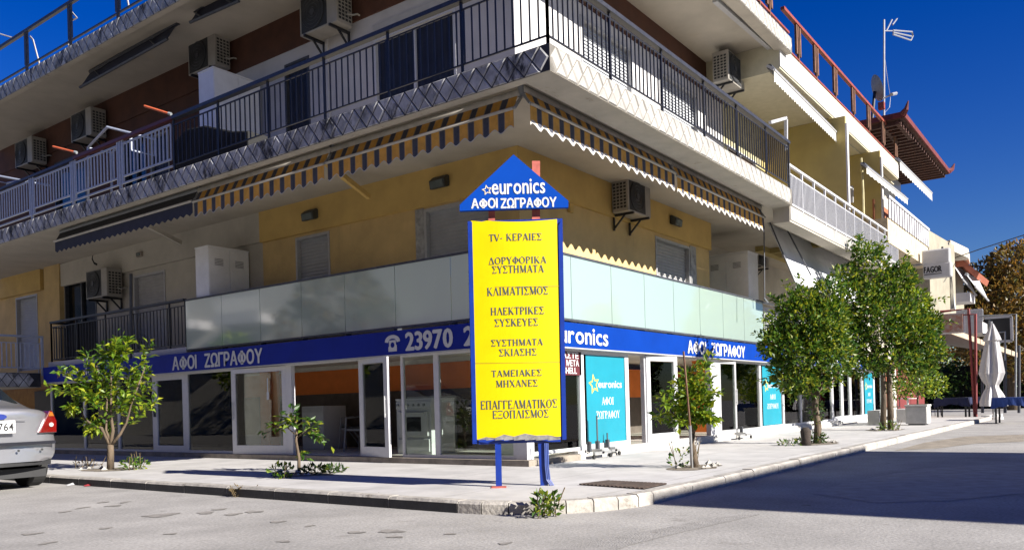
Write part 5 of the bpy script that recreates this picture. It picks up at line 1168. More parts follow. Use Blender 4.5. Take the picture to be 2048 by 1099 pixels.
def table(label, x, y, w, cl, top=.75):
    t = thing('tavern_table', label, 'table', (x, y, 0), 'tavern tables with blue cloths')
    for sx in (-1, 1):
        for sy in (-1, 1): MB().bar((x + sx * w * .42, y + sy * w * .42, .002), (x + sx * w * .42, y + sy * w * .42, top - .03), .05).build('leg', iron, t)
    MB().box((x - w / 2, y - w / 2, top - .03), (x + w / 2, y + w / 2, top)).build('tabletop', dark_steel, t)
    m = MB().poly([(x - w / 2 - .01, y - w / 2 - .01, top + .006), (x + w / 2 + .01, y - w / 2 - .01, top + .006), (x + w / 2 + .01, y + w / 2 + .01, top + .006), (x - w / 2 - .01, y + w / 2 + .01, top + .006)])
    per = [(x + a * (w / 2 + .01), y + b * (w / 2 + .01)) for a, b in ((-1, -1), (1, -1), (1, 1), (-1, 1))]; nn = 10
    for (ax, ay), (bx, by_) in zip(per, per[1:] + per[:1]):
        for k in range(nn):
            def E(s_): px_, py_ = ax + (bx - ax) * s_, ay + (by_ - ay) * s_; dp = .22 + .12 * abs(s_ - .5) * 2 + .02 * math.sin(s_ * 25); o = .04 + .02 * math.sin(s_ * 31); dx, dy = px_ - x, py_ - y; l = math.hypot(dx, dy); return (px_, py_, top + .006), (px_ + dx / l * o, py_ + dy / l * o, top - dp)
            (u0, l0), (u1, l1) = E(k / nn), E((k + 1) / nn); m.poly([u0, u1, l1, l0])
    o = m.build('tablecloth', cl, None, recalc=False, loc=(x, y, top)); tag(o, 'blue tablecloth draped over the ' + ('table at the right edge of the view' if cl is cloth_b else 'shaded table behind the planter' if y > 4.6 else 'shaded table left of the closed parasol'), 'tablecloth', 'blue tablecloths'); return t
table('tavern table at the right edge of the view beside the closed parasol', 29.8, 2.62, 1.1, cloth_b, .8)
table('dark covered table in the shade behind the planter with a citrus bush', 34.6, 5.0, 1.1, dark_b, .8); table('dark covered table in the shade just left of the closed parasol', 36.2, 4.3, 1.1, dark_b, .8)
def chair(label, x, y, a):
    t = thing('bistro_chair', label, 'chair', (x, y, WALKZ), 'dark metal bistro chairs'); ca, sa = math.cos(a), math.sin(a); P = lambda u, v, z: (x + u * ca - v * sa, y + u * sa + v * ca, WALKZ + z)
    for u in (-.18, .18):
        for v in (-.18, .18): MB().tube([P(u * 1.15, v * 1.15, 0), P(u, v, .45)], .013, 5).build('leg', iron, t)
    MB().prism([P(.2 * math.cos(k), .2 * math.sin(k), .44) for k in np.arange(0, 6.2, .4)], (0, 0, .03)).build('seat', iron, t); MB().tube([P(-.18, -.17, .45), P(-.22, -.16, .8), P(-.23, 0, .92), P(-.22, .16, .8), P(-.18, .17, .45)], .014, 6).tube([P(-.19, -.08, .45), P(-.22, 0, .8), P(-.19, .08, .45)], .01, 5).build('backrest', iron, t)
chair('black bistro chair against the cream wall past the shop', 31.0, 6.35, 0.4); chair('dark bistro chair under the tavern canopy beside the maroon wall', 35.8, 5.9, 1.2)
t = thing('cafe_table', 'small pale round table between the bistro chair and the planter', 'table', (31.6, 6.0, WALKZ)); MB().disc((31.6, 6.0, .82), UP, .32, .03).build('tabletop', concrete, t); MB().tube([(31.6, 6.0, WALKZ), (31.6, 6.0, .82)], .035, 8).build('leg', enamel, t); MB().disc((31.6, 6.0, WALKZ + .001), UP, .2, .03).build('base', enamel, t)

# planter, blocks
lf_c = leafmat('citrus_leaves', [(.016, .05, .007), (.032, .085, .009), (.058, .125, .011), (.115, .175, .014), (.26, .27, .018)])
lf_y = leafmat('yellow_and_sunlit_leaves', [(.03, .075, .008), (.06, .125, .009), (.11, .185, .012), (.18, .25, .014), (.32, .33, .02)])  # yellowish trees, and painted sunlit clumps in the big crowns
lf_d = leafmat('dark_citrus_leaves', [(.008, .024, .005), (.014, .04, .007), (.024, .06, .009), (.045, .09, .011), (.13, .15, .016)])
bark = M('bark', (.16, .115, .075), .9, scale=9, var=.25, bump=.7, bscale=30, stretch=(1, 1, .3)); dry = M('dry_stalks', (.17, .12, .055), .9)
px_, py_ = 25.7, 4.62
t = thing('planter_box', 'square white concrete planter on the pavement edge before the tavern', 'planter', (px_, py_, WALKZ)); MB().box((px_ - .28, py_ - .28, WALKZ + .04), (px_ + .28, py_ + .28, WALKZ + .52)).build('box', M('planter_concrete', (.66, .65, .62), .8, var=.08), t, bevel=.02); MB().box((px_ - .3, py_ - .3, WALKZ + .522), (px_ + .3, py_ + .3, WALKZ + .58)).build('rim', MATS['planter_concrete'], t, bevel=.015); MB().box((px_ - .22, py_ - .22, WALKZ), (px_ + .22, py_ + .22, WALKZ + .04)).build('foot', dark_steel, t)
MB().box((px_ - .24, py_ - .24, WALKZ + .581), (px_ + .24, py_ + .24, WALKZ + .59)).build('soil', M('soil', (.07, .05, .035), .95), t)
t = thing('citrus_bush', 'bushy citrus shrub growing in the white planter', 'shrub', (px_, py_, .7)); z = .7
MB().tube([(px_, py_, z), (px_ + .02, py_, z + .3), (px_, py_ + .02, z + .6)], [.03, .025, .015], 6).tube([(px_, py_, z + .2), (px_ + .2, py_ - .2, z + .6)], [.02, .01], 5).tube([(px_, py_, z + .2), (px_ - .2, py_ + .2, z + .6)], [.02, .01], 5).build('trunk', bark, t)
m = leaf_cloud(MB(), [(px_, py_, z + .65, .55, .55, .45, 500), (px_ + .35, py_ - .35, z + .5, .35, .4, .35, 260), (px_ - .3, py_ + .4, z + .45, .35, .4, .3, 260), (px_, py_, z + 1.05, .3, .3, .22, 120)], .11, 41); m.build('crown', lf_y, t, recalc=False)
t = thing('concrete_block', 'low grey concrete bench block behind the trunk of the second big tree', 'block', (27.2, 5.9, WALKZ)); MB().box((26.2, 5.75, WALKZ), (28.0, 6.1, WALKZ + .42)).build('block', plinth_w, t, bevel=.02); MB().box((27.0, 5.74, WALKZ + .12), (27.5, 5.749, WALKZ + .22)).build('slot', black_m, t)
t = thing('concrete_block', 'low grey concrete block left of the white planter', 'block', (28.4, 5.6, WALKZ)); MB().box((28.2, 5.35, WALKZ), (29.2, 5.7, WALKZ + .42)).build('block', plinth_w, t, bevel=.02); MB().box((28.9, 5.34, WALKZ + .1), (28.98, 5.349, WALKZ + .36)).build('slot', black_m, t)
kbm = M('white_kerb_paint', (.68, .67, .64), .8, var=.1)
for i in range(4):
    o = MB().box((33.7 + i * .75, 3.72 - i * .04, 0), (34.25 + i * .75, 4.0 - i * .04, .15)).build('kerb_block', kbm, None, bevel=.02, loc=(33.95 + i * .75, 3.85, 0)); tag(o, 'white painted kerb block in the row at the tavern end of the pavement', 'block', 'white kerb blocks')

# ------------------------------------------------------------------ street trees
def limb(mb, pts, r0, r1, n=7):
    pts = [Vector(p) for p in pts]; k = len(pts); mb.tube(pts, [r0 + (r1 - r0) * i / (k - 1) for i in range(k)], n)
def tree(name, label, base, limbs, clumps, leaf, lmat, seed, shoots=None, group=None, cat='tree', shoot_n=26):
    t = thing(name, label, cat, base, group); bx, by_, bz = base; m = MB()
    for pts, r0, r1 in limbs: limb(m, [(bx + a, by_ + b, bz + c) for a, b, c in pts], r0, r1)
    m.build('trunk', bark, t, smooth=True)
    c = MB()
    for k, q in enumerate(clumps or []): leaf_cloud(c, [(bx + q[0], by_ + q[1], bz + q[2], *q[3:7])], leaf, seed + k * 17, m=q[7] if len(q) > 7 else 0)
    if shoots: sprigs(c, [[(bx + a, by_ + b, bz + d) for a, b, d in s_] for s_ in shoots], shoot_n, leaf, seed + 1)
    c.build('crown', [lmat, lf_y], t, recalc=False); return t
def img_off(base, u, v):     # a point at the tree's own distance, as an offset from its base
    d = ray(u, v); k = np.dot(_f, np.array(base) - EYE); p = EYE + d * k; return tuple(p - np.array(base))
rg = random.Random(5)
def shoots_from(base, ends, depth=.35):
    out = []
    for (u0, v0), (u1, v1) in ends:
        for _ in range(2):
            j = rg.uniform(-depth, depth); o = Vector((_f[0], _f[1], 0)) * j; a = Vector(img_off(base, u0, v0)) + o * .4; b = Vector(img_off(base, u1 + rg.uniform(-8, 8), v1 + rg.uniform(-6, 6))) + o; m = a.lerp(b, .5) + Vector((0, 0, .04)); out.append([tuple(a), tuple(m), tuple(b)])
    return out
b1 = tuple(PZ(221, 938, WALKZ)); I = lambda u, v: img_off(b1, u, v)
sh = shoots_from(b1, [((222, 830), (224, 660)), ((215, 770), (190, 700)), ((230, 760), (262, 678)), ((245, 810), (308, 690)), ((240, 830), (300, 770)), ((250, 850), (292, 800)), ((205, 800), (160, 740)), ((190, 800), (122, 775)), ((185, 790), (135, 740)), ((165, 810), (150, 820)), ((200, 850), (155, 850)), ((215, 840), (205, 790)), ((225, 800), (200, 760)), ((210, 850), (190, 860)), ((235, 790), (250, 730)), ((240, 830), (270, 800)), ((205, 770), (180, 720)), ((225, 740), (215, 690)), ((200, 810), (170, 790)), ((255, 780), (285, 740)), ((228, 720), (240, 690)), ((212, 870), (195, 850))])
tree('citrus_tree', 'leafy young citrus tree on the pavement beside the silver car', b1, [([(0, 0, -.02), (.01, 0, .3), I(221, 888)], .06, .05), ([I(221, 890), I(212, 872), I(203, 855), I(185, 850), I(168, 835), I(160, 815)], .035, .012), ([I(221, 888), I(226, 860), I(222, 830), I(222, 750), I(224, 680)], .035, .008), ([I(222, 890), I(240, 868), I(253, 845), I(262, 810), I(295, 720)], .03, .008), ([I(220, 880), I(212, 860), I(214, 800), I(190, 720)], .025, .008)], None, .125, lf_y, 3, sh, 'young citrus trees on the pavement', shoot_n=34)
b2 = tuple(PZ(598, 942, WALKZ)); I2 = lambda u, v: img_off(b2, u, v)
sh = shoots_from(b2, [((592, 860), (560, 830)), ((590, 850), (520, 868)), ((592, 855), (575, 835)), ((597, 870), (630, 850)), ((610, 860), (655, 885)), ((600, 850), (620, 840)), ((596, 860), (580, 815)), ((595, 905), (605, 915)), ((590, 850), (540, 845)), ((615, 865), (640, 870))], .12)
tree('citrus_tree', 'smallest sparse citrus sapling in front of the open shop doorway', b2, [([(0, 0, -.02), I2(598, 915), I2(592, 880), I2(594, 855), I2(588, 830)], .028, .012), ([I2(593, 870), I2(570, 850), I2(528, 866)], .012, .005), ([I2(593, 875), I2(620, 855), I2(648, 880)], .012, .005)], None, .115, lf_c, 9, sh, 'young citrus trees on the pavement', shoot_n=9)
b3 = tuple(PZ(1390, 934, WALKZ)); I3 = lambda u, v: img_off(b3, u, v)
sh = shoots_from(b3, [((1385, 800), (1380, 735)), ((1390, 790), (1420, 715)), ((1395, 800), (1432, 790)), ((1400, 830), (1425, 840)), ((1375, 810), (1325, 795)), ((1370, 820), (1310, 810)), ((1365, 830), (1315, 835)), ((1375, 840), (1345, 850)), ((1385, 770), (1360, 760)), ((1390, 840), (1410, 830)), ((1380, 800), (1345, 770)), ((1395, 780), (1400, 725)), ((1380, 850), (1395, 810)), ((1385, 830), (1365, 790)), ((1400, 800), (1410, 760))], .35)
tree('citrus_tree', 'yellowish young citrus tree tied beside a thin grey stake', b3, [([(0, 0, -.02), I3(1388, 905), I3(1383, 885), I3(1386, 868)], .045, .034), ([I3(1386, 870), I3(1372, 850), I3(1340, 820)], .025, .008), ([I3(1386, 870), I3(1392, 840), I3(1415, 770)], .025, .008), ([I3(1386, 870), I3(1384, 800), I3(1382, 750)], .02, .006)], [(*I3(1385, 810), .22, .22, .25, 220)], .105, lf_y, 15, sh, 'young citrus trees on the pavement', shoot_n=30)
t = thing('stake', 'thin grey stake leaning beside the yellowish young tree', 'stake', tuple(PZ(1384, 938, WALKZ))); s0, s1, s2 = PZ(1384, 938, WALKZ - .02), PN(1380, 850, PZ(1384, 938, WALKZ), N_), PN(1367, 702, PZ(1384, 938, WALKZ), N_)
MB().tube([s0, s1], .02, 7).build('lower_rod', galv, t); MB().tube([s1 - (s2 - s1) * .02, s2], .013, 6).build('upper_rod', rust_iron, t)
b4 = tuple(PZ(1634, 886, WALKZ)); J = lambda u, v: img_off(b4, u, v)
def cl(Jf, u, v, rw, rh, n): a, b, c = Jf(u, v); return (a, b, c, rw, rw, rh, n)
tree('citrus_tree', 'first big round citrus tree on the sunny pavement, with an ivied trunk', b4, [([(0, 0, -.02), J(1636, 850), J(1630, 815), J(1632, 790), J(1645, 765)], .075, .05), ([J(1632, 792), J(1660, 768), J(1680, 740)], .04, .02), ([J(1632, 795), J(1600, 750), J(1570, 700)], .04, .015), ([J(1645, 768), J(1630, 700), J(1640, 620)], .04, .012)],
     [cl(J, 1605, 705, .50, .5, 1300), cl(J, 1570, 690, .38, .4, 700), cl(J, 1590, 760, .40, .22, 520), cl(J, 1640, 650, .50, .5, 1200), cl(J, 1600, 640, .38, .36, 600), cl(J, 1660, 710, .45, .5, 900), cl(J, 1625, 770, .34, .2, 350), cl(J, 1548, 640, .16, .16, 90), cl(J, 1608, 595, .22, .2, 160), cl(J, 1660, 590, .28, .3, 240), cl(J, 1542, 685, .22, .3, 300), cl(J, 1560, 735, .2, .16, 160), cl(J, 1575, 610, .2, .2, 160), (*J(1655, 630), .34, .34, .36, 420, 1), (*J(1605, 600), .22, .22, .2, 120, 1), (*J(1640, 700), .3, .3, .25, 200, 1)], .10, lf_c, 21, shoots_from(b4, [((1560, 660), (1522, 636)), ((1560, 700), (1524, 705)), ((1580, 640), (1540, 592)), ((1590, 620), (1572, 566)), ((1610, 610), (1606, 552)), ((1640, 600), (1650, 560)), ((1660, 640), (1692, 596)), ((1570, 750), (1530, 765)), ((1600, 770), (1580, 800)), ((1660, 740), (1690, 765)), ((1560, 680), (1518, 670))], .4), 'big round citrus trees')  # clumps in the yellow leaf colour paint sunlit foliage
m = leaf_cloud(MB(), [(b4[0], b4[1], b4[2] + .1, .16, .16, .12, 90), (b4[0], b4[1], b4[2] + .62, .14, .14, .26, 140), (b4[0] - .1, b4[1] + .1, b4[2] + .06, .25, .25, .06, 60)], .07, 77); o = m.build('ivy', lf_d, None, recalc=False, loc=b4); tag(o, 'ivy climbing the trunk of the first big tree', 'ivy')
t = thing('tree_stump', 'short dark stump beside the ivied trunk of the first big tree', 'stump', tuple(PZ(1612, 890, WALKZ))); q = PZ(1612, 890, WALKZ); MB().tube([q - UP * .02, q + UP * .12, q + UP * .26, q + UP * .33], [.1, .085, .1, .05], 9).build('stump', M('dark_bark', (.06, .045, .035), .95, bump=.8), t, smooth=True)
b5 = tuple(PZ(1772, 859, WALKZ)); K = lambda u, v: img_off(b5, u, v)
tree('citrus_tree', 'second big round citrus tree with twin trunks, taller and farther along', b5, [([(-.1, .05, -.02), K(1768, 800), K(1766, 740), K(1745, 690)], .08, .05), ([(.15, -.08, -.02), K(1780, 800), K(1778, 740), K(1800, 690)], .08, .05), ([K(1766, 745), K(1720, 680)], .05, .015), ([K(1778, 745), K(1830, 680)], .05, .015), ([K(1772, 745), K(1770, 600)], .05, .02)],
     [cl(K, 1770, 640, .85, .8, 1900), cl(K, 1715, 610, .6, .7, 1100), cl(K, 1700, 680, .5, .5, 800), cl(K, 1822, 660, .55, .5, 1100), cl(K, 1850, 700, .45, .4, 600), cl(K, 1790, 720, .8, .3, 900), cl(K, 1740, 545, .5, .55, 700), cl(K, 1782, 575, .42, .45, 600), cl(K, 1735, 505, .35, .22, 220), cl(K, 1868, 690, .24, .24, 170), cl(K, 1690, 560, .4, .4, 350), cl(K, 1730, 735, .5, .25, 450), cl(K, 1668, 645, .5, .5, 800), cl(K, 1680, 705, .45, .4, 600), cl(K, 1860, 645, .26, .3, 330), cl(K, 1840, 735, .35, .18, 260), cl(K, 1803, 556, .32, .35, 420), (*K(1832, 606), .34, .34, .36, 420, 1), (*K(1800, 650), .4, .4, .35, 360, 1), (*K(1745, 600), .35, .35, .3, 240, 1)], .125, lf_c, 23, shoots_from(b5, [((1735, 520), (1734, 466)), ((1720, 530), (1698, 488)), ((1760, 530), (1772, 486)), ((1790, 550), (1806, 512)), ((1810, 580), (1842, 556)), ((1840, 620), (1874, 598)), ((1860, 660), (1895, 648)), ((1850, 710), (1893, 716)), ((1690, 580), (1660, 556)), ((1830, 730), (1858, 762)), ((1700, 720), (1672, 752)), ((1780, 740), (1790, 775)), ((1715, 510), (1712, 478))], .5), 'big round citrus trees')  # yellow-leaf clumps put sunlight into the crown's colour
b6 = (6.55, 18.4, WALKZ)
tree('citrus_tree', 'citrus tree at the left edge showing only a yellow green fringe of leaves', b6, [([(0, 0, -.02), (0, 0, 1.2), (.1, 0, 2.4)], .08, .04)], [(.0, 0, 2.2, .62, .62, .75, 1100)], .13, lf_y, 31, None)
# autumn trees and hedge beyond the tavern
lf_a = leafmat('autumn_leaves', [(.05, .045, .012), (.10, .07, .014), (.16, .10, .016), (.24, .13, .02), (.10, .10, .015)], .3)
for i, (x, y, h, r, lab, sd) in enumerate(((50, 4.5, 8.4, 2.2, 'autumn plane tree behind the far house, bronze leaves', 61), (57, 3.2, 10.2, 3.0, 'taller autumn plane tree at the right edge of the view', 62), (64, 8.0, 8.0, 3.0, 'autumn tree far back between the house and the plane trees', 63))):
    tree('plane_tree', lab, (x, y, 0), [([(0, 0, 0), (.1, 0, h * .4), (0, .1, h * .9)], .25, .06), ([(0, 0, h * .35), (1, -1, h * .7)], .12, .04), ([(0, 0, h * .35), (-.8, 1, h * .75)], .12, .04)],
         [(0, 0, h * .65, r, r, h * .24, 2600), (r * .5, -r * .6, h * .5, r * .7, r * .7, h * .2, 1300), (-r * .5, r * .5, h * .5, r * .7, r * .7, h * .22, 1300), (0, -.3, h * .88, r * .6, r * .6, h * .15, 900), (-r * .3, -r * .6, h * .3, r * .7, r * .7, h * .16, 1100), (.2, r * .5, h * .8, r * .5, r * .5, h * .15, 500)], .30, lf_a, sd, None, 'autumn trees beyond the tavern')
t = thing('hedge', 'dark hedge closing the street behind the tavern tables', 'hedge', (58, 2, 0)); m = MB(); leaf_cloud(m, [(56 + rg.uniform(-1, 1), -6 + k * 1.5, 1.6, 1.2, 1.3, 1.7, 420) for k in range(14)], .3, 91); m.build('foliage', lf_d, t, recalc=False); m = MB(); m.box((56.5, -7, 0), (57.0, 16, 2.6)); m.build('stems', M('hedge_stems', (.03, .03, .02), .95), t)
t = thing('overhead_cable', 'thin black cable crossing the sky at the far right', 'cable', tuple(PX(1905, 517, 38))); MB().tube([PX(1905, 517, 38), PX(1960, 498, 37), PX(2010, 482, 36), PX(2060, 466, 35)], .02, 5).build('cable', iron, t)

# ------------------------------------------------------------------ small things on the pavement
def weeds(label, p, r, h, n, seed, mat=lf_c, size=.07, group='weeds on the pavement and kerb', stalks=0):
    t = thing('weed_clump', label, 'weeds', tuple(p), group); m = leaf_cloud(MB(), [(p.x, p.y, p.z + h * .45, r, r, h * .5, n)], size, seed, .5); m.build('leaves', mat, t, recalc=False)
    if stalks:
        rr_ = random.Random(seed); s_ = MB()
        for _ in range(stalks): q = p + Vector((rr_.uniform(-r, r), rr_.uniform(-r, r), 0)); s_.tube([q, q + Vector((rr_.uniform(-.1, .1), rr_.uniform(-.1, .1), h * rr_.uniform(.8, 1.6)))], .005, 4)
        s_.build('stalks', dry, t)
weeds('weedy shrub growing out of the gutter at the street corner', PZ(1093, 1033, .0), .12, .22, 110, 1, stalks=5); weeds('green clump at the foot of the tree beside the car', PZ(268, 938, WALKZ), .2, .2, 120, 2, stalks=7)
weeds('dark ground ivy right of the smallest sapling', PZ(632, 947, WALKZ), .22, .12, 130, 3, lf_d); weeds('dark ground ivy patch behind the smallest sapling, farther right', PZ(668, 945, WALKZ), .16, .1, 70, 33, lf_d); weeds('green weeds left of the smallest sapling', PZ(566, 955, WALKZ), .16, .2, 70, 4, stalks=3); weeds('straggly weeds around the stake of the yellowish tree', PZ(1362, 933, WALKZ), .2, .26, 50, 5, stalks=9)
weeds('small dry weeds left of the ivied tree', PZ(1585, 890, WALKZ), .25, .1, 50, 6, stalks=6); weeds('weeds between the twin trunks of the second big tree', PZ(1778, 860, WALKZ), .25, .22, 90, 7, stalks=4); weeds('dry weeds left of the trunk beside the car', PZ(178, 935, WALKZ), .18, .14, 30, 8, dry, .05, stalks=14)
weeds('dry grass tuft in the gutter below the smallest sapling', PZ(480, 992, 0), .09, .1, 40, 12, dry, .06, stalks=8); weeds('dry grass tuft in the gutter near the middle of the dark kerb', PZ(755, 1008, 0), .1, .07, 40, 13, dry, .06, stalks=6)
t = thing('drain_grate', 'rusty drain grate set in the pavement at the corner', 'grate', tuple(PZ(1235, 970, WALKZ))); q = [PZ(*k, WALKZ + .006) for k in ((1157, 968), (1215, 961), (1335, 967), (1288, 977))]; m = MB(); a, b, c, d = q
for k in range(16):
    t0, t1 = k / 16 + .012, (k + 1) / 16 - .012; m.prism([a.lerp(d, t0), b.lerp(c, t0), b.lerp(c, t1), a.lerp(d, t1)], (0, 0, .012))
m.build('bars', M('rusty_iron', (.085, .055, .04), .8, scale=12, var=.3), t); MB().poly([k + Vector((0, 0, -.004)) for k in q]).build('pit', black_m, t)
def soilpatch(p, rx_, ry_, lab, seed):
    rr_ = random.Random(seed); pts = [(p.x + math.cos(k * .42) * rx_ * rr_.uniform(.75, 1.2), p.y + math.sin(k * .42) * ry_ * rr_.uniform(.75, 1.2), WALKZ + .004) for k in range(15)]
    o = MB().poly(pts).build('soil_patch', M('dry_soil', (.30, .25, .19), .95, scale=8, var=.3, bump=.6), None, loc=p); struct(o)
    m = MB()
    for _ in range(12):
        a = rr_.uniform(0, 6.3); c = Vector((p.x + math.cos(a) * rx_ * rr_.uniform(.5, 1), p.y + math.sin(a) * ry_ * rr_.uniform(.5, 1), WALKZ + .02)); s_ = rr_.uniform(.025, .06); i = len(m.v)
        vs = [c + Vector((rr_.uniform(.6, 1.2) * x * s_, rr_.uniform(.6, 1.2) * y * s_, rr_.uniform(.5, .9) * z * s_)) for x, y, z in ((1, 0, 0), (0, 1, 0), (-1, 0, 0), (0, -1, 0), (0, 0, 1), (0, 0, -1))]
        for f in ((0, 1, 4), (1, 2, 4), (2, 3, 4), (3, 0, 4), (1, 0, 5), (2, 1, 5), (3, 2, 5), (0, 3, 5)): m.poly([vs[k] for k in f])
    o = m.build('gravel', M('pale_stones', (.58, .55, .50), .85, var=.1), None, loc=p); tag(o, lab, 'stones', kind='stuff')
soilpatch(PZ(221, 938, WALKZ), .42, .55, 'pale stones round the trunk beside the car', 1); soilpatch(PZ(600, 948, WALKZ), .35, .55, 'pale stones round the smallest sapling', 2); soilpatch(PZ(1390, 934, WALKZ), .5, .32, 'pale stones round the staked tree', 3); soilpatch(PZ(1634, 886, WALKZ), .65, .38, 'pale stones round the ivied tree', 4); soilpatch(PZ(1772, 859, WALKZ), .8, .45, 'pale stones round the twin trunks', 5)
def stand(label, p, s, rods):
    t = thing('metal_stand', label, 'stand', tuple(p), 'metal display stands by the shop front'); m = MB(); m.bar(p + Vector((-s, -.12, .09)), p + Vector((s, -.12, .09)), .04); m.bar(p + Vector((-s, .12, .09)), p + Vector((s, .12, .09)), .04); m.bar(p + Vector((0, -.14, .11)), p + Vector((0, .14, .11)), .07); m.build('base', galv, t)
    for a, b in ((-s, -.12), (s, -.12), (-s, .12), (s, .12)): MB().disc(p + Vector((a, b - .015, .035)), (0, 1, 0), .034, .03, seg=12).build('wheel', rubber, t)
    for dx, h in rods: MB().tube([p + Vector((dx, 0, .1)), p + Vector((dx, 0, .1 + h))], .014, 6).obox(p + Vector((dx, 0, .19)), (.028, 0, 0), (0, .028, 0), (0, 0, .08)).build('upright', dark_steel, t)
q = PZ(1192, 915, WALKZ); stand('wheeled metal stand with a tall rod in front of the largest cyan poster', q, .26, ((-.2, .18), (.06, .58))); q = PZ(1218, 910, WALKZ); stand('small wheeled metal stand at the right foot of the largest cyan poster', q, .14, ((-.04, .28),)); q = PZ(1480, 877, WALKZ); stand('low wheeled metal stand before the grey framed door', q, .35, ((.1, .1),))
for lab, u, v, c in (('crumpled white paper scrap in the gutter near the car', 140, 970, (.7, .7, .7)), ('red litter scrap in the gutter near the car', 175, 971, (.4, .03, .04))):
    p = PZ(u, v, .004); o = MB().poly([p + Vector((-.05, -.03, 0)), p + Vector((.05, -.04, .01)), p + Vector((.06, .04, .035)), p + Vector((-.03, .05, .012))]).build('litter', M('litter_%d' % u if False else ('white_litter' if u == 140 else 'red_litter'), c, .8), None, recalc=False, loc=p); tag(o, lab, 'litter')
dark_asph = M('worn_asphalt_stain', (.225, .208, .19), .92, scale=7, var=.25); worn = M('patched_asphalt', (.33, .31, .29), .92, scale=5, var=.12, bump=.5, bscale=60)
def blot(p, rx_, ry_, z, mat, seed, n=18):
    rr_ = random.Random(seed); ph = [rr_.uniform(0, 6.3) for _ in range(3)]; pts = []
    for k in range(n):
        a = 2 * math.pi * k / n; r = 1 + .22 * math.sin(2 * a + ph[0]) + .16 * math.sin(3 * a + ph[1]) + .12 * math.sin(5 * a + ph[2]); pts.append(Vector((p.x, p.y, z)) + Vector((RT.x, RT.y, 0)) * (math.cos(a) * rx_ * r) + Vector((-N_.x, -N_.y, 0)) * (math.sin(a) * ry_ * r))
    return struct(MB().poly(pts).build('road_stain', mat, None, loc=p))
for k, (u, v, a, b) in enumerate(((322, 1029, .17, .13), (64, 1066, .065, .08), (96, 1084, .05, .08), (228, 1010, .07, .1), (206, 1003, .05, .1), (412, 1024, .09, .1), (466, 1027, .09, .08), (508, 1022, .08, .1), (556, 1042, .06, .08), (712, 1063, .07, .06), (782, 1061, .11, .08), (790, 1072, .06, .05), (568, 1081, .05, .05), (342, 1066, .045, .05), (212, 1055, .04, .06), (165, 1014, .05, .1), (900, 1066, .04, .05), (1310, 1063, .02, .03), (1612, 1009, .04, .05), (250, 1003, .05, .09), (130, 1022, .05, .08), (440, 1017, .06, .09), (620, 1050, .04, .05), (1010, 1085, .05, .05))):
    blot(PZ(u, v, .004), a, b, .0042, dark_asph, k)
struct(MB().poly([PZ(u, v, .0035) for u, v in ((1090, 1099), (1180, 1082), (1290, 1062), (1400, 1040), (1480, 1028), (1522, 1027), (1455, 1042), (1350, 1066), (1262, 1088), (1230, 1099))]).build('road_patch', M('patched_asphalt_dark', (.255, .243, .23), .92, scale=6, var=.12, bump=.5, bscale=60), None, loc=PZ(1300, 1060, .003)))
struct(MB().poly([PZ(u, v, .0035) for u, v in ((1620, 985), (1700, 962), (1850, 935), (2048, 925), (2048, 985), (1900, 1000), (1750, 1004))]).build('road_patch', worn, None, loc=PZ(1800, 970, .003)))
struct(MB().poly([PZ(u, v, .0035) for u, v in ((1790, 900), (1850, 884), (1930, 872), (2048, 868), (2048, 882), (1950, 886), (1880, 895))]).build('road_patch', M('dusty_asphalt', (.25, .215, .17), .92, scale=3, var=.2, bump=.5, bscale=60), None, loc=PZ(1900, 880, .003)))
# loose ends on the buildings
MB().tube([PX(u, v, XW - .06) for u, v in ((98, 533), (140, 521), (188, 508), (186, 518), (190, 526), (196, 529))], .035, 7).build('cable', rubber, B)
t = thing('crank_rod', 'thin dark rod hanging from the end of the farther sunny striped awning', 'rod', tuple(PY(1529, 455, 6.3))); MB().tube([PY(1528, 452, 6.3), PY(1529, 600, 6.3)], .014, 6).build('rod', dark_steel, t); MB().tube([PY(1529, 596, 6.3), PY(1529, 600, 6.3) + Vector((0, -.08, -.06))], .016, 6).build('handle', steel_m, t)
t = thing('hose', 'pale yellow hose hanging beside the mustard dividing walls', 'hose', tuple(PY(1722, 320, 5.7))); MB().tube([PY(u, v, 5.7) for u, v in ((1722, 316), (1724, 345), (1726, 385), (1727, 430))], .035, 7).build('tube', M('hose_yellow', (.62, .54, .28), .6), t)

# ------------------------------------------------------------------ end balcony at the left, beyond the shop
m = MB(); ey = 21.85; m.bar((8.0, ey, 3.03), (9.72, ey, 3.03), .06, .05); m.bar((8.0, ey, 2.86), (9.72, ey, 2.86), .02); m.bar((8.0, ey, 2.25), (9.72, ey, 2.25), .03)
for k in range(17): x = 8.02 + 1.7 * k / 16; m.bar((x, ey, 2.25), (x, ey, 2.86), .022)
for x in (8.0, 9.7): m.bar((x, ey, 2.05), (x, ey, 3.03), .05)
m.bar((8.0, ey, 3.03), (8.0, BL + 2, 3.03), .05); m.build('railing', blue_white, B)
MB().box((7.95, ey - .1, 1.76), (9.6, BL + 2, 2.12)).build('balcony_slab', soffit_m, B); facing((7.95, ey - .1, 0), (1, 0, 0), (0, -1, 0), 1.65, 1.765, 2.115, [tile_l, groove_l])
MB().box((10.1, LFE + .02, 0), (10.4, BL + 3, 1.9)).build('ground_floor_wall', M('orange_ochre_wall', (.42, .22, .06), .85), B); d = MB().box((10.03, 22.2, .1), (10.095, 23.1, 1.7)).build('side_door', M('dark_side_door', (.05, .045, .045), .6), B)
m = MB(); m.bar((9.7, LFE + .3, .95), (9.7, LFE + 3.0, .45), .04); m.bar((9.7, LFE + .3, .7), (9.7, LFE + 3.0, .2), .04); m.build('stair_rail', iron, B)

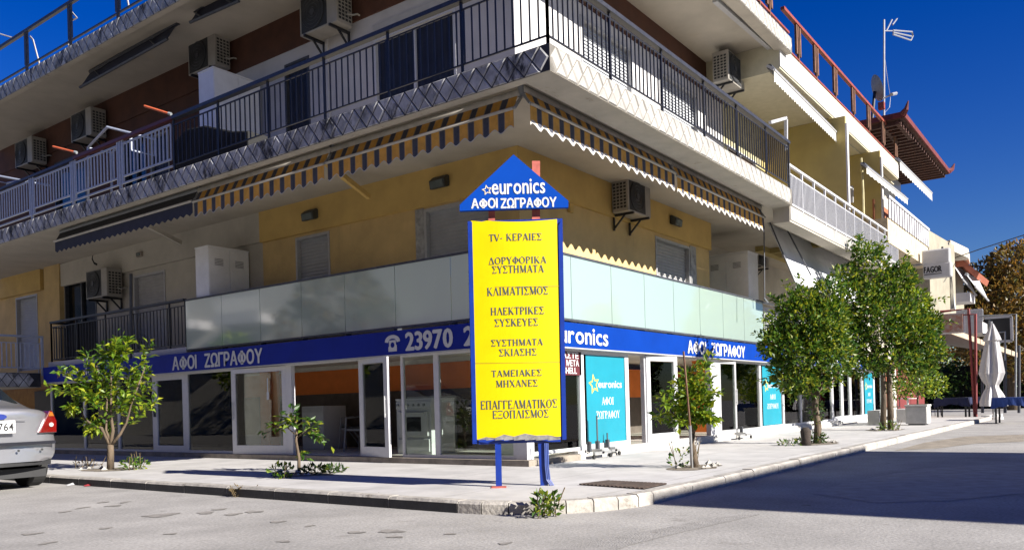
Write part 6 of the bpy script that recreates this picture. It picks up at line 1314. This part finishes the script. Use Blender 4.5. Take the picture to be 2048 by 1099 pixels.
# ------------------------------------------------------------------ parked car
car = thing('parked_car', 'silver saloon car parked at the kerb, cut by the left edge of the view', 'car', (4.71, 14.4, 0))
silver = M('silver_paint', (.36, .36, .38), .28, metal=.75, scale=2, var=.03, coat=.6); trimb = M('bumper_strip', (.012, .013, .022), .6, spec=.2); blackp = M('black_plastic', (.02, .02, .022), .6)
cx, cyr = 4.71, 12.05
ST = [(0, [(.62, .40), (.78, .42), (.82, .52), (.83, .63), (.80, .70), (.77, .90), (.70, 1.08), (.50, 1.125), (0, 1.14)]),
      (.10, [(.70, .40), (.84, .42), (.875, .52), (.88, .63), (.87, .70), (.85, .92), (.77, 1.09), (.55, 1.14), (0, 1.155)]),
      (.45, [(.72, .30), (.875, .34), (.90, .50), (.91, .63), (.905, .72), (.89, .95), (.82, 1.10), (.60, 1.15), (0, 1.165)]),
      (.75, [(.72, .22), (.88, .30), (.905, .50), (.915, .63), (.91, .72), (.90, .96), (.87, 1.10), (.68, 1.19), (0, 1.22)]),
      (1.45, [(.72, .18), (.88, .24), (.905, .46), (.915, .60), (.91, .74), (.90, .97), (.86, 1.12), (.73, 1.52), (0, 1.56)]),
      (2.3, [(.72, .18), (.88, .24), (.905, .46), (.915, .60), (.91, .74), (.90, .97), (.86, 1.10), (.73, 1.53), (0, 1.57)]),
      (2.9, [(.72, .18), (.88, .24), (.905, .46), (.915, .60), (.91, .74), (.90, .96), (.85, 1.08), (.65, 1.44), (0, 1.48)]),
      (3.55, [(.72, .18), (.88, .24), (.905, .46), (.91, .60), (.90, .72), (.88, .92), (.80, .99), (.60, 1.02), (0, 1.05)]),
      (4.3, [(.70, .20), (.85, .28), (.88, .44), (.88, .56), (.86, .66), (.80, .80), (.70, .86), (.5, .90), (0, .92)]),
      (4.68, [(.60, .26), (.72, .32), (.76, .44), (.76, .54), (.72, .62), (.64, .72), (.52, .76), (.4, .78), (0, .79)])]
m = MB(); grid = []
for yo, pr in ST:
    row = []
    for sgn in (1, -1):
        pts = pr if sgn == 1 else list(reversed(pr[:-1]))
        for hw, z in pts: row.append(Vector((cx + sgn * hw, cyr + yo + .10 * (hw / .9) ** 2 * (1 if yo < .3 else 0), z)))
    grid.append(row)
base = 0; nr = len(grid[0])
for row in grid: m.v += [tuple(p) for p in row]
for i in range(len(grid) - 1):
    for j in range(nr - 1): a = i * nr + j; m.f.append((a, a + 1, a + 1 + nr, a + nr)); m.m.append(0)
m.f.append(tuple(range(nr))); m.m.append(0); m.f.append(tuple((len(grid) - 1) * nr + k for k in range(nr))); m.m.append(0)
body = m.build('body', silver, car, smooth=True)
sub = body.modifiers.new('subd', 'SUBSURF'); sub.levels = 2; sub.render_levels = 2
yq = cyr - .012
def rear(pts, off, th, name, mat, parent=car, bev=0):     # a piece following the curved rear: pts are (half offset from centre, z)
    b = MB(); n = len(pts); cv = lambda hx: cyr + .10 * (hx / .9) ** 2 + .02
    f = [Vector((cx + a, cv(a) - off, z)) for a, z in pts]; k = [Vector((cx + a, cv(a) + th, z)) for a, z in pts]; i = len(b.v)
    b.v += [tuple(p) for p in f + k]; b.f.append(tuple(range(n))); b.m.append(0)
    for q in range(n): q2 = (q + 1) % n; b.f.append((q, q2, n + q2, n + q)); b.m.append(0)
    return b.build(name, mat, parent, bevel=bev)
red_l = M('red_lamp_lens', (.13, .003, .003), .12, coat=.8); amb = M('amber_lamp_lens', (.55, .16, .02), .15, coat=.8)
for s in (1, -1):
    lp = rear([(s * .58, .79), (s * .84, .79), (s * .845, .95), (s * .78, 1.095), (s * .74, 1.095)], .03, .16, 'tail_light', red_l, bev=.01); rear([(s * .72, 1.02), (s * .80, 1.02), (s * .775, 1.075), (s * .74, 1.075)], .042, .05, 'indicator', amb, lp); MB().disc((cx + s * .755, cyr + .055, .9), (0, -1, 0), .03, .012).build('reversing_lens', M('white_lens', (.40, .36, .34), .15, coat=.5), lp)
st = MB()
for k in range(12):
    a0, a1 = -.80 + 1.6 * k / 12, -.80 + 1.6 * (k + 1) / 12; cv = lambda hx: cyr + .10 * (hx / .9) ** 2 - .03; st.box((cx + a0, min(cv(a0), cv(a1)), .635), (cx + a1, cv(a0) + .12, .675))
st.build('bumper_strip', trimb, car)
lo = MB(); lo.prism([(cx + a, cyr + .06 + .16 * (a / .9) ** 2, .345) for a in np.linspace(-.80, .80, 13)] + [(cx + .80, cyr + .6, .34), (cx - .80, cyr + .6, .34)], (0, 0, .09)); lo.build('bumper_apron', blackp, car, smooth=False)
for hx in (.30, .62, -.3, -.62): MB().disc((cx + hx, cyr + .10 * (hx / .9) ** 2 - .004, .56), (0, -1, 0), .016, .012, seg=10).build('parking_sensor', blackp, car)
pt = MB().box((cx - .26, cyr - .03, .80), (cx + .26, cyr - .015, .975)).build('number_plate', M('plate_white', (.72, .72, .72), .4), car, bevel=.008)
pm_ = MB(); put_text(pm_, '2764', (cx - .02, cyr - .033, .84), (1, 0, 0), UP, .25, .1, .012); pm_.build('lettering', black_m, pt)
bd = MB().disc((cx + .06, cyr - .02, 1.025), (0, -1, 0), .055, .01, seg=20); bd.v = [(cx + .06 + (x - cx - .06) * 1.7, y, z * .7 + 1.025 * .3) for x, y, z in bd.v]; bd.build('badge', M('badge_blue', (.02, .04, .25), .3), car)
MB().box((cx - .5, cyr - .012, .985), (cx + .42, cyr + .0, .995)).build('boot_handle', silver, car)
gl = MB(); gl.poly([(cx + .64, cyr + .80, 1.215), (cx - .64, cyr + .80, 1.215), (cx - .54, cyr + 1.32, 1.515), (cx + .54, cyr + 1.32, 1.515)]); carg = M('car_glass', (.012, .016, .018), .05, spec=.7, coat=.3); gl.build('rear_window', carg, car)
for s in (1, -1):
    MB().poly([(cx + s * .865, cyr + 1.35, 1.10), (cx + s * .70, cyr + 1.6, 1.40), (cx + s * .70, cyr + 2.75, 1.40), (cx + s * .865, cyr + 3.3, 1.06)]).build('side_window', carg, car)
    for yw in (cyr + .98, cyr + 3.72):
        x = cx + s * .845; w = MB(); w.disc((x - s * .12, yw, .345), (s, 0, 0), .345, .245, 0, 32); wo_ = w.build('wheel', rubber, car, bevel=.02); MB().disc((x + s * .126, yw, .345), (s, 0, 0), .22, .012, 0, 24).build('rim', M('alloy', (.45, .45, .46), .35, metal=.8), wo_)
    MB().obox((cx + s * 1.0, cyr + 3.05, 1.05), (.09, 0, 0), (0, .05, 0), (0, 0, .07)).build('mirror', silver, car, bevel=.02)
MB().box((cx - .78, cyr + .3, .17), (cx + .78, cyr + 4.4, .3)).build('underbody', blackp, car)

# ------------------------------------------------------------------ unseen houses across the two streets (they shade the road and show in the glass)
H1 = thing('house', 'two storey house across the sunny street whose shadow lies on the road', 'house', (11.3, -12, 0))
hy = KY + .1 - 6.0 / math.tan(R(SUN_EL)); MB().box((7.35, hy - 9, 0), (15.5, hy, 6.0)).build('wall', cream_w, H1); MB().box((7.25, hy - 9.1, 6.0), (15.6, hy + .02, 6.02)).build('roof', concrete, H1)
for x in (8.6, 10.9, 13.2): w = MB().box((x, hy - .05, 1), (x + 1.1, hy + .02, 2.3)).build('window', alu, H1); MB().box((x + .06, hy + .021, 1.06), (x + 1.04, hy + .03, 2.24)).build('pane', dark_glass, w)
def unseen_house(label, x0, x1, y0, y1, h, wm_, floors):  # unseen row, made tall to cut sky light on the shaded front
    t = thing('house', label, 'house', ((x0 + x1) / 2, (y0 + y1) / 2, 0), 'unseen houses across the shaded street'); MB().box((x0, y0, 0), (x1, y1, h)).build('wall', wm_, t); MB().box((x0 - .2, y0 - .2, h), (x1 + .4, y1 + .2, h + .25)).build('roof', roof_red, t)
    for f in range(floors):
        z = 2.9 * f
        for k in range(3): yy = y0 + 1 + k * (y1 - y0 - 2) / 3; w = MB().box((x1 - .03, yy, z + .9), (x1 + .03, yy + 1.1, z + 2.3)).build('window', alu, t); MB().box((x1 + .031, yy + .07, z + .97), (x1 + .04, yy + 1.03, z + 2.23)).build('pane', dark_glass, w)
        if f:
            MB().box((x1, y0 + .6, z - .05), (x1 + 1.2, y0 + 5, z + .3)).build('balcony', white_w, t); m = MB()
            for k in range(22): yy = y0 + .65 + k * .2; m.bar((x1 + 1.15, yy, z + .3), (x1 + 1.15, yy, z + 1.2), .05)
            m.bar((x1 + 1.15, y0 + .6, z + 1.2), (x1 + 1.15, y0 + 5, z + 1.2), .07); m.build('railing', white_iron, t)
unseen_house('unseen grey blue house with white balcony railing, raised to cut sky light', -14, -4, 44, 56, 9.5, M('grey_blue_wall', (.34, .38, .40), .85), 3); unseen_house('unseen ochre house across the shaded street, raised to cut sky light', -14, -4.5, 57, 70, 10.0, yellow_w, 3); unseen_house('unseen orange walled house across the shaded street, raised to cut sky light', -14, -6, -14, 12, 9.0, M('orange_house_wall', (.45, .2, .08), .85), 3)
t = thing('house', 'unseen cream house across the shaded street, turned to catch sun for the reflections', 'house', (-8, 22, 0), 'unseen houses across the shaded street'); MB().prism([(-8.5, 14, 0), (-2.3, 43, 0), (-14, 43, 0), (-14, 14, 0)], (0, 0, 9.0)).build('wall', M('cream_house_wall', (.80, .76, .66), .85), t); MB().prism([(-8.4, 13.9, 9.0), (-2.2, 43.1, 9.0), (-14.1, 43.1, 9.0), (-14.1, 13.9, 9.0)], (0, 0, .2)).build('roof', roof_red, t)  # added pale house, wall turned to the sun to brighten the glass reflection
dd = Vector((6.2, 29, 0)).normalized(); nn_ = Vector((dd.y, -dd.x, 0)); O_ = Vector((-8.5, 14, 0))
for k, z in ((4, 1.6), (12, 1.6), (20, 1.6), (6, 4.6), (24, 4.6)):
    a = O_ + dd * k; w = MB().obox(a + UP * z, dd * .55, nn_ * .03, UP * .7).build('window', alu, t); MB().obox(a + UP * z + nn_ * .035, dd * .48, nn_ * .004, UP * .63).build('pane', dark_glass, w)
for k0 in (17.5, 21.8):
    c = O_ + dd * (k0 + 1.3) + nn_ * .7; MB().obox(c + UP * 5.2, dd * 1.4, nn_ * .7, UP * .2).build('balcony', white_w, t); m = MB()
    for q in range(14): p = O_ + dd * (k0 + .05 + q * .19) + nn_ * 1.37; m.bar(p + UP * 5.4, p + UP * 6.3, .05)
    for z in (5.5, 6.3): m.bar(O_ + dd * k0 + nn_ * 1.37 + UP * z, O_ + dd * (k0 + 2.6) + nn_ * 1.37 + UP * z, .06)
    m.build('railing', white_iron, t)
tree('plane_tree', 'tree across the shaded street before the angled cream house', (-3.0, 25.0, 0), [([(0, 0, 0), (0, 0, 2), (.1, .1, 4)], .16, .06)], [(0, 0, 5.4, 1.7, 1.7, 1.5, 1100), (.8, 1.2, 4.4, 1.2, 1.2, .9, 500), (-.3, -1.6, 4.6, .9, .9, .8, 300)], .28, lf_a, 71)
